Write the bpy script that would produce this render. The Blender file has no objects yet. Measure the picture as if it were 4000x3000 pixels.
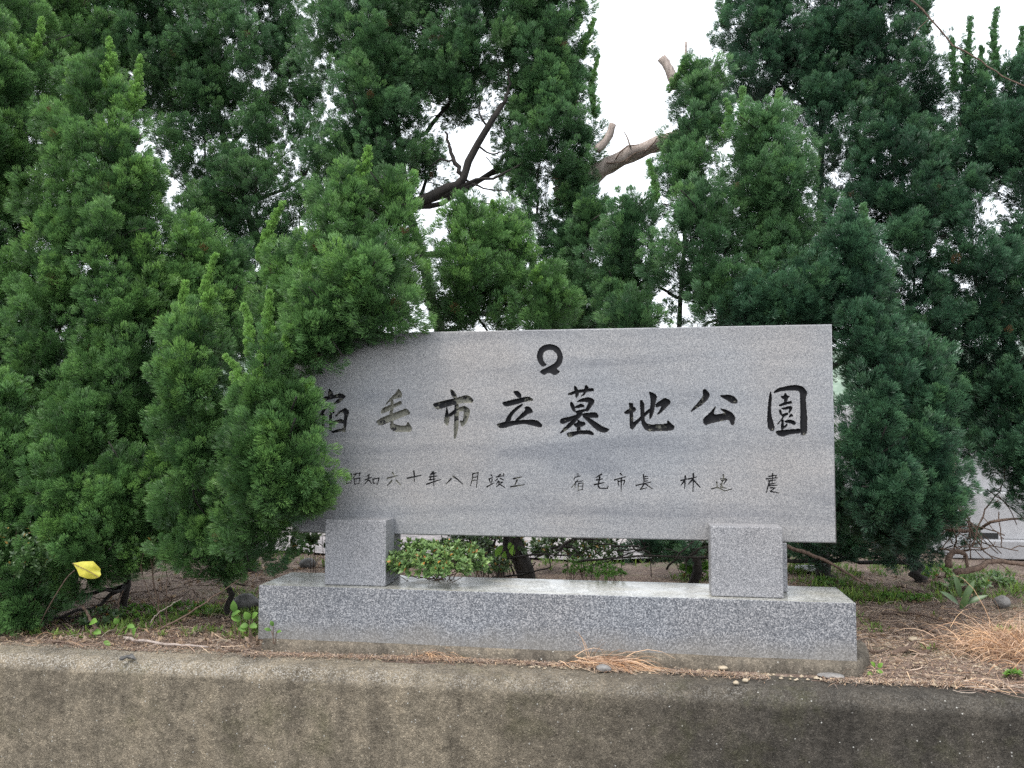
import bpy, bmesh, math, random
import numpy as np
from mathutils import Vector

# ------------------------------------------------------------------ camera, world, sun, exposure
scene = bpy.context.scene
COL = scene.collection
FPX = 3235.0                                   # focal length in photo pixels (photo 4000 wide)
YAW, PITCH = math.radians(8.9), math.atan(183 / FPX)
CAM = np.array([0.0, -4.3, 1.62])
FW = np.array([-math.sin(YAW) * math.cos(PITCH), math.cos(YAW) * math.cos(PITCH), math.sin(PITCH)])
RT = np.array([math.cos(YAW), math.sin(YAW), 0.0])
UP = np.cross(RT, FW)
cam_data = bpy.data.cameras.new("camera")
cam = bpy.data.objects.new("camera", cam_data)
COL.objects.link(cam)
cam.location = CAM
cam.rotation_euler = (math.pi / 2 + PITCH, 0, YAW)
cam_data.sensor_width = 36.0
cam_data.lens = 36.0 * FPX / 4000.0
cam_data.clip_end = 3000.0
cam_data.clip_start = 0.05
cam_data.dof.use_dof = True
cam_data.dof.focus_distance = 4.35
cam_data.dof.aperture_fstop = 9.0
scene.camera = cam

SUN_EL, SUN_AZ = math.radians(60), math.radians(215)     # compass azimuth: 0 = +Y, clockwise
world = bpy.data.worlds.new("World")
scene.world = world
world.use_nodes = True
wn = world.node_tree.nodes
wl = world.node_tree.links
for n in list(wn):
    wn.remove(n)
sky = wn.new("ShaderNodeTexSky")
sky.sky_type = 'NISHITA'
sky.sun_disc = False
sky.sun_elevation = SUN_EL
sky.sun_rotation = SUN_AZ
sky.air_density = 1.0
sky.dust_density = 4.0
sky.ozone_density = 1.0
mixn = wn.new("ShaderNodeMix")
mixn.data_type = 'RGBA'
mixn.inputs[0].default_value = 0.8
wl.new(sky.outputs[0], mixn.inputs[6])
mixn.inputs[7].default_value = (11.0, 11.4, 12.0, 1)      # an even cloud deck over the blue
bg = wn.new("ShaderNodeBackground")
bg.inputs[1].default_value = 0.12
out = wn.new("ShaderNodeOutputWorld")
wl.new(mixn.outputs[2], bg.inputs[0])
wl.new(bg.outputs[0], out.inputs[0])

sun_data = bpy.data.lights.new("sun", 'SUN')
sun_data.energy = 1.5
sun_data.angle = math.radians(20)
sun_data.color = (1.0, 0.96, 0.9)
sun = bpy.data.objects.new("sun", sun_data)
COL.objects.link(sun)
sd = Vector((math.sin(SUN_AZ) * math.cos(SUN_EL), math.cos(SUN_AZ) * math.cos(SUN_EL), math.sin(SUN_EL)))
sun.rotation_euler = sd.to_track_quat('Z', 'Y').to_euler()
sun.location = (-4, -8, 12)

scene.view_settings.view_transform = 'Standard'
scene.view_settings.look = 'None'
scene.view_settings.exposure = 0.85
scene.view_settings.gamma = 1.0
scene.render.engine = 'CYCLES'
scene.cycles.max_bounces = 6
scene.cycles.diffuse_bounces = 4
scene.cycles.glossy_bounces = 2
scene.cycles.transmission_bounces = 3
scene.cycles.use_denoising = False

rng = np.random.default_rng(7)
random.seed(7)

# ------------------------------------------------------------------ helpers
def ray(px, py):
    return FW + RT * (px - 2000) / FPX - UP * (py - 1500) / FPX

def on_y(px, py, Y):
    """photo pixel -> point on the vertical plane at depth Y"""
    d = ray(px, py)
    return CAM + d * (Y - CAM[1]) / d[1]

def on_z(px, py, Z):
    d = ray(px, py)
    return CAM + d * (Z - CAM[2]) / d[2]

V = 4000.0 / 2212.0                            # tracing view -> photo pixels

def vy(x, y, Y):
    return on_y(x * V, y * V, Y)

def vz(x, y, Z):
    return on_z(x * V, y * V, Z)

def norm(a):
    return a / np.maximum(np.linalg.norm(a, axis=-1, keepdims=True), 1e-9)

def vnoise(p, scale=1.0, seed=0):
    """smooth value noise in 0..1 on points p (n,3)"""
    q = np.asarray(p, float) * scale + seed * 17.31 + 1000.0
    i = np.floor(q).astype(np.int64)
    f = q - i
    f = f * f * (3 - 2 * f)
    def h(a, b, c):
        n = (a * 374761393 + b * 668265263 + c * 2147483647 + seed * 974711) & 0xFFFFFFFF
        n = ((n ^ (n >> 13)) * 1274126177) & 0xFFFFFFFF
        n = n ^ (n >> 16)
        return (n & 0xFFFFFF) / float(0xFFFFFF)
    r = 0
    for dx in (0, 1):
        for dy in (0, 1):
            for dz in (0, 1):
                w = (f[:, 0] if dx else 1 - f[:, 0]) * (f[:, 1] if dy else 1 - f[:, 1]) * (f[:, 2] if dz else 1 - f[:, 2])
                r = r + w * h(i[:, 0] + dx, i[:, 1] + dy, i[:, 2] + dz)
    return r

def fbm(p, scale, octs=4, seed=0):
    t, a, s = 0, 0.5, scale
    for k in range(octs):
        t = t + a * vnoise(p, s, seed + k)
        a *= 0.5
        s *= 2.03
    return t

def link(name, me, mats, parent=None, smooth=False):
    o = bpy.data.objects.new(name, me)
    COL.objects.link(o)
    if not isinstance(mats, (list, tuple)):
        mats = [mats]
    for m in mats:
        me.materials.append(m)
    if parent is not None:
        o.parent = parent
        o.matrix_parent_inverse = parent.matrix_basis.inverted()
    if smooth:
        me.polygons.foreach_set("use_smooth", [True] * len(me.polygons))
    return o

def mesh_np(name, verts, faces, mats, parent=None, attrs=None, smooth=False, mat_index=None):
    """fast mesh from numpy: faces (n,3) or (n,4)"""
    me = bpy.data.meshes.new(name)
    verts = np.ascontiguousarray(verts, np.float32)
    faces = np.ascontiguousarray(faces, np.int32)
    nf, k = faces.shape
    me.vertices.add(len(verts))
    me.vertices.foreach_set("co", verts.ravel())
    me.loops.add(nf * k)
    me.loops.foreach_set("vertex_index", faces.ravel())
    me.polygons.add(nf)
    me.polygons.foreach_set("loop_start", np.arange(0, nf * k, k, dtype=np.int32))
    if mat_index is not None:
        me.polygons.foreach_set("material_index", np.ascontiguousarray(mat_index, np.int32))
    me.update(calc_edges=True)
    for an, av in (attrs or {}).items():
        a = me.attributes.new(an, 'FLOAT', 'POINT')
        a.data.foreach_set("value", np.ascontiguousarray(av, np.float32))
    return link(name, me, mats, parent, smooth)

def tag(o, label=None, cat=None, group=None, kind=None):
    if label: o["label"] = label
    if cat: o["category"] = cat
    if group: o["group"] = group
    if kind: o["kind"] = kind
    return o

def empty(name, loc, label, cat, group=None):
    o = bpy.data.objects.new(name, None)
    COL.objects.link(o)
    o.location = loc
    o.empty_display_size = 0.1
    return tag(o, label, cat, group)

class Geo:
    """collects polygons, builds one mesh"""
    def __init__(self):
        self.v, self.f, self.a = [], [], []
    def add(self, verts, faces, attr=0.0):
        b = len(self.v)
        self.v += [tuple(map(float, x)) for x in verts]
        self.a += [attr] * len(verts) if np.isscalar(attr) else list(attr)
        self.f += [tuple(i + b for i in f) for f in faces]
    def tube(self, pts, rad, n=7, attr=0.0, cap=True, bump=0.0):
        pts = [np.asarray(p, float) for p in pts]
        if np.isscalar(rad):
            rad = [rad] * len(pts)
        m = len(pts)
        t0 = norm(pts[1] - pts[0])
        ref = np.array([0, 0, 1.0]) if abs(t0[2]) < .9 else np.array([1.0, 0, 0])
        u = norm(np.cross(t0, ref))
        vs, fs = [], []
        for i in range(m):
            t = norm(pts[min(i + 1, m - 1)] - pts[max(i - 1, 0)])
            u = norm(u - t * np.dot(u, t))
            w = np.cross(t, u)
            for k in range(n):
                a = 2 * math.pi * k / n
                r = rad[i] * (1 + bump * (random.random() - .5) * 2)
                vs.append(pts[i] + (u * math.cos(a) + w * math.sin(a)) * r)
        for i in range(m - 1):
            for k in range(n):
                fs.append((i * n + k, i * n + (k + 1) % n, (i + 1) * n + (k + 1) % n, (i + 1) * n + k))
        if cap:
            fs.append(tuple(range(n))[::-1])
            fs.append(tuple((m - 1) * n + k for k in range(n)))
        self.add(vs, fs, attr)
    def build(self, name, mats, parent=None, smooth=False, attr=None):
        me = bpy.data.meshes.new(name)
        me.from_pydata(self.v, [], self.f)
        if attr:
            a = me.attributes.new(attr, 'FLOAT', 'POINT')
            a.data.foreach_set("value", np.array(self.a, np.float32))
        return link(name, me, mats, parent, smooth)

def curve_pts(ctrl, n=12, wob=0.0):
    """smooth polyline through control points (Catmull-Rom), with a small random wobble"""
    c = [np.asarray(p, float) for p in ctrl]
    c = [2 * c[0] - c[1]] + c + [2 * c[-1] - c[-2]]
    outp = []
    segs = len(c) - 3
    per = max(2, n // segs)
    for i in range(segs):
        p0, p1, p2, p3 = c[i:i + 4]
        for k in range(per):
            t = k / per
            outp.append(.5 * ((2 * p1) + (-p0 + p2) * t + (2 * p0 - 5 * p1 + 4 * p2 - p3) * t * t + (-p0 + 3 * p1 - 3 * p2 + p3) * t ** 3))
    outp.append(c[-2])
    if wob:
        outp = [p + (rng.random(3) - .5) * 2 * wob if 0 < i < len(outp) - 1 else p for i, p in enumerate(outp)]
    return outp

# ------------------------------------------------------------------ materials
def new_mat(name):
    m = bpy.data.materials.new(name)
    m.use_nodes = True
    nt = m.node_tree
    for n in list(nt.nodes):
        nt.nodes.remove(n)
    o = nt.nodes.new("ShaderNodeOutputMaterial")
    b = nt.nodes.new("ShaderNodeBsdfPrincipled")
    nt.links.new(b.outputs[0], o.inputs[0])
    return m, nt, b, o

class NT:
    def __init__(self, nt):
        self.nt = nt
        self.coord = nt.nodes.new("ShaderNodeTexCoord").outputs["Object"]
    def map(self, scale=(1, 1, 1), rot=(0, 0, 0), loc=(0, 0, 0)):
        n = self.nt.nodes.new("ShaderNodeMapping")
        n.inputs["Scale"].default_value = scale
        n.inputs["Rotation"].default_value = rot
        n.inputs["Location"].default_value = loc
        self.nt.links.new(self.coord, n.inputs[0])
        return n.outputs[0]
    def noise(self, scale, detail=4, rough=.55, vec=None, dist=0.0):
        n = self.nt.nodes.new("ShaderNodeTexNoise")
        n.inputs["Scale"].default_value = scale
        n.inputs["Detail"].default_value = detail
        n.inputs["Roughness"].default_value = rough
        n.inputs["Distortion"].default_value = dist
        self.nt.links.new(vec or self.coord, n.inputs["Vector"])
        return n.outputs[0]
    def voro(self, scale, vec=None, outp="Color", feature='F1', rand=1.0):
        n = self.nt.nodes.new("ShaderNodeTexVoronoi")
        n.feature = feature
        n.inputs["Scale"].default_value = scale
        n.inputs["Randomness"].default_value = rand
        self.nt.links.new(vec or self.coord, n.inputs["Vector"])
        return n.outputs[outp]
    def bw(self, c):
        n = self.nt.nodes.new("ShaderNodeSeparateColor")
        self.nt.links.new(c, n.inputs[0])
        return n.outputs[0]
    def ramp(self, fac, stops, interp='LINEAR'):
        n = self.nt.nodes.new("ShaderNodeValToRGB")
        cr = n.color_ramp
        cr.interpolation = interp
        while len(cr.elements) < len(stops):
            cr.elements.new(.5)
        for e, (p, c) in zip(cr.elements, stops):
            e.position = p
            e.color = (*c, 1) if not np.isscalar(c) else (c, c, c, 1)
        self.nt.links.new(fac, n.inputs[0])
        return n.outputs[0]
    def mix(self, f, a, b, mode='MIX'):
        n = self.nt.nodes.new("ShaderNodeMix")
        n.data_type = 'RGBA'
        n.blend_type = mode
        for s, v in ((0, f), (6, a), (7, b)):
            if hasattr(v, "is_linked"):
                self.nt.links.new(v, n.inputs[s])
            elif s == 0:
                n.inputs[0].default_value = v
            else:
                n.inputs[s].default_value = (*v, 1) if not np.isscalar(v) else (v, v, v, 1)
        return n.outputs[2]
    def math(self, op, a, b=0.0, clamp=False):
        n = self.nt.nodes.new("ShaderNodeMath")
        n.operation = op
        n.use_clamp = clamp
        for s, v in ((0, a), (1, b)):
            if hasattr(v, "is_linked"):
                self.nt.links.new(v, n.inputs[s])
            else:
                n.inputs[s].default_value = v
        return n.outputs[0]
    def attr(self, name, kind='GEOMETRY'):
        n = self.nt.nodes.new("ShaderNodeAttribute")
        n.attribute_name = name
        n.attribute_type = kind
        return n.outputs["Fac"]
    def xyz(self, vec=None):
        n = self.nt.nodes.new("ShaderNodeSeparateXYZ")
        self.nt.links.new(vec or self.coord, n.inputs[0])
        return n.outputs
    def bump(self, h, bsdf, strength=.4, dist=.01):
        n = self.nt.nodes.new("ShaderNodeBump")
        n.inputs["Strength"].default_value = strength
        n.inputs["Distance"].default_value = dist
        self.nt.links.new(h, n.inputs["Height"])
        self.nt.links.new(n.outputs[0], bsdf.inputs["Normal"])
    def put(self, sock, bsdf, name="Base Color"):
        self.nt.links.new(sock, bsdf.inputs[name])

def granite_mat(name, grain, stops, band=True, rough=.55, soil=None, warm=True):
    m, nt, b, _ = new_mat(name)
    t = NT(nt)
    c = t.ramp(t.bw(t.voro(grain)), stops, 'LINEAR')
    c2 = t.ramp(t.bw(t.voro(grain * 2.3)), [(0, .72), (.5, 1.0), (1, 1.25)])
    c = t.mix(.8, c, c2, 'MULTIPLY')
    if band:                                   # drifting darker veins in the stone
        v = t.map(scale=(.42, 1, 4.2), rot=(0, math.radians(11), 0))
        w = t.noise(1.5, 6, .62, v, .35)
        c = t.mix(1.0, c, t.ramp(w, [(.35, (.72, .73, .76)), (.47, (.94, .94, .945)), (.64, (1.10, 1.08, 1.06))]), 'MULTIPLY')
    if warm:
        w2 = t.noise(.9, 3, .5)
        c = t.mix(1.0, c, t.ramp(w2, [(.40, (.97, .99, 1.02)), (.64, (1.05, 1.0, .96))]), 'MULTIPLY')
    if soil:
        z = t.xyz()[2]
        n = t.noise(5, 4)
        zz = t.math('ADD', t.math('MULTIPLY', t.math('SUBTRACT', z, soil), 9.0), t.math('MULTIPLY', t.math('SUBTRACT', n, .5), 1.6))
        c = t.mix(t.ramp(zz, [(0.0, .55), (1.0, 0.0)]), c, (.20, .185, .16))
    t.put(c, b)
    b.inputs["Roughness"].default_value = rough
    b.inputs["Specular IOR Level"].default_value = .35
    t.bump(t.bw(t.voro(grain)), b, .25, .002)
    return m

M = {}
M['slab'] = granite_mat("slab_granite", 370, [(0, (.12, .125, .134)), (.35, (.215, .220, .230)), (.65, (.272, .276, .282)), (1, (.40, .40, .395))], rough=.5)
M['block'] = granite_mat("block_granite", 330, [(0, (.09, .095, .105)), (.35, (.19, .195, .208)), (.65, (.255, .26, .27)), (1, (.42, .42, .43))], band=False, rough=.5)
M['base'] = granite_mat("base_granite", 215, [(0, (.066, .070, .080)), (.33, (.135, .142, .155)), (.62, (.195, .202, .214)), (1, (.40, .40, .405))], band=False, rough=.7, soil=.56)

def polished_mat():
    m, nt, b, _ = new_mat("polished_granite")
    t = NT(nt)
    c = t.ramp(t.bw(t.voro(160)), [(0, (.12, .125, .12)), (.5, (.25, .25, .235)), (1, (.45, .45, .43))])
    dust = t.noise(6, 5, .6, t.map(scale=(.5, 2, 1)))
    c = t.mix(t.ramp(dust, [(.42, 0.0), (.7, .6)]), c, (.27, .25, .19))
    t.put(c, b)
    t.put(t.ramp(t.noise(9, 4), [(.35, .22), (.7, .5)]), b, "Roughness")
    b.inputs["Specular IOR Level"].default_value = .4
    return m
M['polished'] = polished_mat()

def groove_mat(name, paint):
    """cut stone of a carved character, with what is left of its black paint"""
    m, nt, b, _ = new_mat(name)
    t = NT(nt)
    stone = t.ramp(t.bw(t.voro(300)), [(0, (.10, .10, .08)), (1, (.23, .225, .19))])
    n = t.noise(38, 5, .65)
    n2 = t.noise(6.5, 3)
    k = t.math('ADD', n, t.math('MULTIPLY', t.math('SUBTRACT', n2, .5), .9))
    mask = t.ramp(k, [(max(0, paint - .03), 1.0), (paint + .03, 0.0)])
    t.put(t.mix(mask, stone, (.018, .018, .02)), b)
    b.inputs["Specular IOR Level"].default_value = .15
    b.inputs["Roughness"].default_value = .85
    return m
M['cut_bare'] = groove_mat("cut_stone_bare", .45)
M['cut_half'] = groove_mat("cut_stone_half_painted", .60)
M['cut_black'] = groove_mat("cut_stone_painted", .70)
M['cut_emblem'] = groove_mat("cut_stone_emblem", .76)
M['cut_faint'] = groove_mat("cut_stone_faint", .55)

def concrete_mat(name, light, dark, bumpy=.8, splitx=True):
    m, nt, b, _ = new_mat(name)
    t = NT(nt)
    big = t.noise(.9, 5, .6)
    mid = t.noise(7, 6, .65)
    streak = t.noise(1.0, 5, .6, t.map(scale=(5.5, 5.5, .7)))
    if splitx:                                 # black algae covers the right half of the wall
        x = t.xyz()[0]
        z = t.xyz()[2]
        s = t.math('ADD', t.math('MULTIPLY', t.math('ADD', x, .95), .55), t.math('ADD', t.math('MULTIPLY', t.math('SUBTRACT', big, .5), 1.1), t.math('MULTIPLY', t.math('SUBTRACT', streak, .5), 1.5)))
        f = t.ramp(s, [(-.0, .05), (.35, .45), (.95, 1.0)])
    else:
        f = t.ramp(big, [(.3, 0.0), (.7, 1.0)])
    c = t.mix(f, light, dark)
    c = t.mix(1.0, c, t.ramp(mid, [(.3, (.66, .66, .66)), (.5, (1, 1, 1)), (.72, (1.28, 1.26, 1.24))]), 'MULTIPLY')
    c = t.mix(1.0, c, t.ramp(streak, [(.34, (.64, .64, .65)), (.50, (1, 1, 1)), (.70, (1.15, 1.13, 1.10))]), 'MULTIPLY')
    c = t.mix(1.0, c, t.ramp(t.noise(34, 4, .7), [(.34, (.72, .72, .72)), (.5, (1, 1, 1)), (.68, (1.22, 1.21, 1.2))]), 'MULTIPLY')
    moss = t.ramp(t.noise(2.6, 6, .7), [(.54, 0.0), (.68, .5)])
    c = t.mix(moss, c, (.07, .07, .035))
    gr = t.bw(t.voro(210))
    c = t.mix(1.0, c, t.ramp(gr, [(0, .66), (.4, .94), (.86, 1.10), (.98, 1.7)]), 'MULTIPLY')
    spots = t.voro(55, outp="Distance")
    keep = t.bw(t.voro(55))
    sp = t.math('MULTIPLY', t.ramp(spots, [(.10, 1.0), (.22, 0.0)]), t.ramp(keep, [(.90, 0.0), (.92, 1.0)]))
    c = t.mix(sp, c, (.5, .49, .45))
    if splitx:                                 # bared aggregate along the worn edge, rusty run-off low down
        zz = t.xyz()[2]
        band = t.ramp(zz, [(.435, 0.0), (.462, 1.0), (.492, 1.0), (.502, .25)])
        fl = t.ramp(t.bw(t.voro(230)), [(.66, 0.0), (.82, .62)])
        keep2 = t.ramp(t.math('ADD', t.math('MULTIPLY', x, -.22), t.noise(4, 4)), [(.42, 0.15), (.95, .9)])
        c = t.mix(t.math('MULTIPLY', t.math('MULTIPLY', band, fl), keep2), c, (.50, .48, .44))
        rust = t.ramp(t.math('ADD', t.noise(2.2, 5, .6), t.math('MULTIPLY', zz, -.9)), [(.62, 0.0), (.85, .55)])
        c = t.mix(rust, c, (.11, .072, .04))
    t.put(c, b)
    b.inputs["Roughness"].default_value = .95
    b.inputs["Specular IOR Level"].default_value = .15
    h = t.math('ADD', t.math('MULTIPLY', t.noise(75, 6, .75), 1.3), t.math('MULTIPLY', gr, .3))
    t.bump(h, b, bumpy, .012)
    return m
M['wall'] = concrete_mat("weathered_concrete", (.215, .184, .138), (.070, .063, .053))
M['mortar'] = concrete_mat("mortar", (.165, .142, .112), (.095, .085, .070), .5, False)
M['path'] = concrete_mat("pale_paving", (.38, .35, .34), (.30, .27, .265), .3, False)
M['asphalt'] = concrete_mat("asphalt", (.06, .06, .06), (.045, .045, .045), .4, False)

def ground_mat():
    m, nt, b, _ = new_mat("soil_and_needles")
    t = NT(nt)
    c = t.ramp(t.noise(3.0, 6, .65), [(.3, (.11, .080, .066)), (.5, (.195, .145, .118)), (.7, (.28, .22, .18))])
    fine = t.noise(60, 5, .7, t.map(scale=(1, .6, 1)))
    c = t.mix(1.0, c, t.ramp(fine, [(.3, .5), (.5, 1.0), (.7, 1.6)]), 'MULTIPLY')
    peb = t.bw(t.voro(48))
    c = t.mix(t.ramp(peb, [(.86, 0.0), (.92, .7)]), c, (.33, .27, .19))
    g = t.ramp(t.noise(1.6, 5, .65), [(.56, 0.0), (.66, .55)])
    c = t.mix(g, c, (.06, .095, .025))
    t.put(c, b)
    b.inputs["Roughness"].default_value = .95
    b.inputs["Specular IOR Level"].default_value = .1
    t.bump(fine, b, .9, .03)
    return m
M['ground'] = ground_mat()

def leaf_mat(name, lo, hi, rough=.5, trans=.25, rnd=True, third=None, spec=.3):
    """attr 'tip' 0..1 runs from old growth with shade painted in to bright new tips; 'rnd' varies clump to clump"""
    m, nt, b, o = new_mat(name)
    t = NT(nt)
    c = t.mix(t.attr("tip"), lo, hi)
    if rnd:
        c = t.mix(1.0, c, t.ramp(t.attr("rnd"), [(0, (.68, .74, .78)), (.5, (1, 1, 1)), (1, (1.34, 1.24, .98))]), 'MULTIPLY')
    if third is not None:
        c = t.mix(t.ramp(t.attr("odd"), [(.45, 0.0), (.55, 1.0)]), c, third)
    t.put(c, b)
    b.inputs["Roughness"].default_value = rough
    b.inputs["Specular IOR Level"].default_value = spec
    tr = nt.nodes.new("ShaderNodeBsdfTranslucent")
    nt.links.new(c, tr.inputs[0])
    mx = nt.nodes.new("ShaderNodeMixShader")
    mx.inputs[0].default_value = trans
    nt.links.new(b.outputs[0], mx.inputs[1])
    nt.links.new(tr.outputs[0], mx.inputs[2])
    nt.links.new(mx.outputs[0], o.inputs[0])
    return m
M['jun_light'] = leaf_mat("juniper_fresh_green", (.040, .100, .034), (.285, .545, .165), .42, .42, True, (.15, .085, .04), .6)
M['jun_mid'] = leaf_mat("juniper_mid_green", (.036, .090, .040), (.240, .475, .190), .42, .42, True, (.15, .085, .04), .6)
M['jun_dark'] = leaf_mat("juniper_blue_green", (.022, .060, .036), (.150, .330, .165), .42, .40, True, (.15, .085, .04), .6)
M['azalea'] = leaf_mat("azalea_leaf", (.045, .095, .03), (.20, .32, .11), .38, .2, True, (.45, .20, .05), .5)
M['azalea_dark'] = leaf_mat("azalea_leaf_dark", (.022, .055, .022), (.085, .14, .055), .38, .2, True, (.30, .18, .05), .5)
M['weed'] = leaf_mat("weed_leaf", (.06, .14, .025), (.15, .30, .05), .5, .35, True, (.25, .15, .06))
M['grass_leaf'] = leaf_mat("small_green_leaf", (.04, .10, .02), (.13, .26, .05), .5, .35, True, (.25, .15, .06))
def yellow_mat():
    m, nt, b, _ = new_mat("yellow_leaf")
    t = NT(nt)
    c = t.ramp(t.noise(30, 4), [(.35, (.40, .38, .035)), (.65, (.60, .53, .07))])
    c = t.mix(t.ramp(t.noise(120, 3, .6), [(.60, 0.0), (.68, .8)]), c, (.28, .17, .04))
    t.put(c, b)
    b.inputs["Roughness"].default_value = .5
    b.inputs["Subsurface Weight"].default_value = .0
    return m
M['yellow'] = yellow_mat()
M['straw'] = leaf_mat("dry_straw", (.30, .165, .10), (.66, .48, .345), .7, .15)
M['dead_leaf'] = leaf_mat("dead_leaf", (.13, .08, .055), (.36, .27, .20), .7, .1)
M['needle'] = leaf_mat("fallen_needles", (.155, .090, .065), (.52, .41, .325), .8, .05)
M['grass'] = leaf_mat("low_grass", (.05, .10, .022), (.20, .31, .07), .5, .35)

def bark_mat(name, a, bb, scale=30):
    m, nt, b, _ = new_mat(name)
    t = NT(nt)
    n = t.noise(scale, 6, .65, t.map(scale=(1, 1, .25)), .6)
    t.put(t.ramp(n, [(.3, a), (.7, bb)]), b)
    b.inputs["Roughness"].default_value = .9
    t.bump(n, b, .8, .02)
    return m
M['bark'] = bark_mat("backlit_dark_bark", (.008, .007, .006), (.032, .026, .022))  # brown taken down to near black: backlit silhouette painted into the bark
M['pale_bark'] = bark_mat("pale_brown_bark", (.22, .175, .15), (.46, .39, .35))
M['twig'] = bark_mat("dry_twig", (.055, .035, .026), (.19, .13, .095), 60)
M['cutwood'] = bark_mat("cut_wood", (.30, .20, .12), (.48, .36, .24))

def simple_stone(name, a, bb, scale=20):
    m, nt, b, _ = new_mat(name)
    t = NT(nt)
    n = t.noise(scale, 5, .6)
    c = t.ramp(n, [(.3, a), (.7, bb)])
    c = t.mix(.6, c, t.ramp(t.bw(t.voro(220)), [(0, .7), (1, 1.3)]), 'MULTIPLY')
    t.put(c, b)
    b.inputs["Roughness"].default_value = .8
    t.bump(n, b, .4, .01)
    return m
M['grave'] = simple_stone("pale_grave_granite", (.36, .36, .37), (.46, .46, .47), 4)
M['pebble'] = simple_stone("tan_pebble", (.24, .19, .13), (.45, .38, .28))
M['greystone'] = simple_stone("grey_stone", (.12, .115, .11), (.24, .23, .22))
M['rock'] = simple_stone("dark_rock", (.05, .05, .048), (.13, .125, .12))
M['slot_shade'] = simple_stone("slot_shade_black", (.012, .012, .012), (.02, .02, .02))  # near-black colour standing in for the shade inside the slot
m_, nt_, b_, o_ = new_mat("distant_wooded_hill")
t_ = NT(nt_)
t_.put(t_.ramp(t_.noise(.12, 6, .7), [(.35, (.10, .15, .11)), (.65, (.22, .28, .22))]), b_)
b_.inputs["Roughness"].default_value = 1.0
M['hill'] = m_

# ------------------------------------------------------------------ setting: ground, road, path, hills
def soil_z(x, y):
    x = np.asarray(x, float); y = np.asarray(y, float)
    p = np.stack([x.ravel(), y.ravel(), np.zeros(x.size)], 1)
    h = .5 + (fbm(p, 1.3, 3, 3) - .44) * .07 + (fbm(p, 9, 3, 5) - .44) * .028
    edge = np.clip((y.ravel() + .32) / .2, 0, 1)
    h = .496 + (h - .496) * edge
    inside = (x.ravel() > -2.12) & (x.ravel() < 1.06) & (y.ravel() < .32)   # kept low round the plinth
    h = np.where(inside, np.minimum(h, .502), h)
    h = h - .05 * np.clip((y.ravel() - 2.6) / .8, 0, 1)
    return h.reshape(x.shape)

def sz(x, y):
    return float(soil_z(np.array([x]), np.array([y]))[0])

def build_ground():
    xs = np.concatenate([[-700, -200, -60, -20, -9], np.arange(-5.2, 4.2, .035), [8, 20, 60, 200, 700]])
    ys = np.concatenate([np.arange(-.34, 3.6, .035), np.arange(3.7, 7, .3), [8, 10, 14, 25, 60, 150, 400, 900]])
    X, Y = np.meshgrid(xs, ys)
    Z = soil_z(X, Y)
    nx, ny = len(xs), len(ys)
    idx = np.arange(nx * ny).reshape(ny, nx)
    f = np.stack([idx[:-1, :-1], idx[:-1, 1:], idx[1:, 1:], idx[1:, :-1]], -1).reshape(-1, 4)
    o = mesh_np("ground", np.stack([X, Y, Z], -1).reshape(-1, 3), f, M['ground'], smooth=True)
    tag(o, kind="structure")
build_ground()

def sheet(name, pts, z, mat):
    g = Geo()
    g.add([(x, y, z) for x, y in pts], [tuple(range(len(pts)))])
    return tag(g.build(name, mat), kind="structure")
sheet("road", [(-700, -60), (700, -60), (700, -.5), (-700, -.5)], -.30, M['asphalt'])
g = Geo()                                       # paved way behind the trees, bending away on the right
xs = np.linspace(-40, 1.6, 60)
top = [(x, 9.0 + .3 * math.sin(x), .492) for x in xs]
bot = [(x, 3.1 + .12 * math.sin(x * 3) + (.25 * max(0, x + .4)) ** 2 * 6, .492) for x in xs]
g.add(bot + top, [(i, i + 1, 60 + i + 1, 60 + i) for i in range(59)])
tag(g.build("path", M['path']), kind="structure")

def build_hills():
    n, m = 90, 10
    vs = []
    for i in range(n):
        a = math.radians(-75 + 150 * i / (n - 1))
        for j in range(m):
            t = j / (m - 1)
            d = 260 + 160 * t
            p = np.array([[a * 4, 0, 0]])
            top = 26 + 26 * float(fbm(p, 1.1, 4, 9)[0]) + 5 * float(vnoise(np.array([[a * 60, t * 6, 0]]))[0])
            z = top * math.sin(t * math.pi / 2) ** 1.2
            vs.append((d * math.sin(a), d * math.cos(a), z - 1))
    idx = np.arange(n * m).reshape(n, m)
    f = np.stack([idx[:-1, :-1], idx[1:, :-1], idx[1:, 1:], idx[:-1, 1:]], -1).reshape(-1, 4)
    tag(mesh_np("hills", np.array(vs), f, M['hill'], smooth=True), kind="structure")
build_hills()

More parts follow.
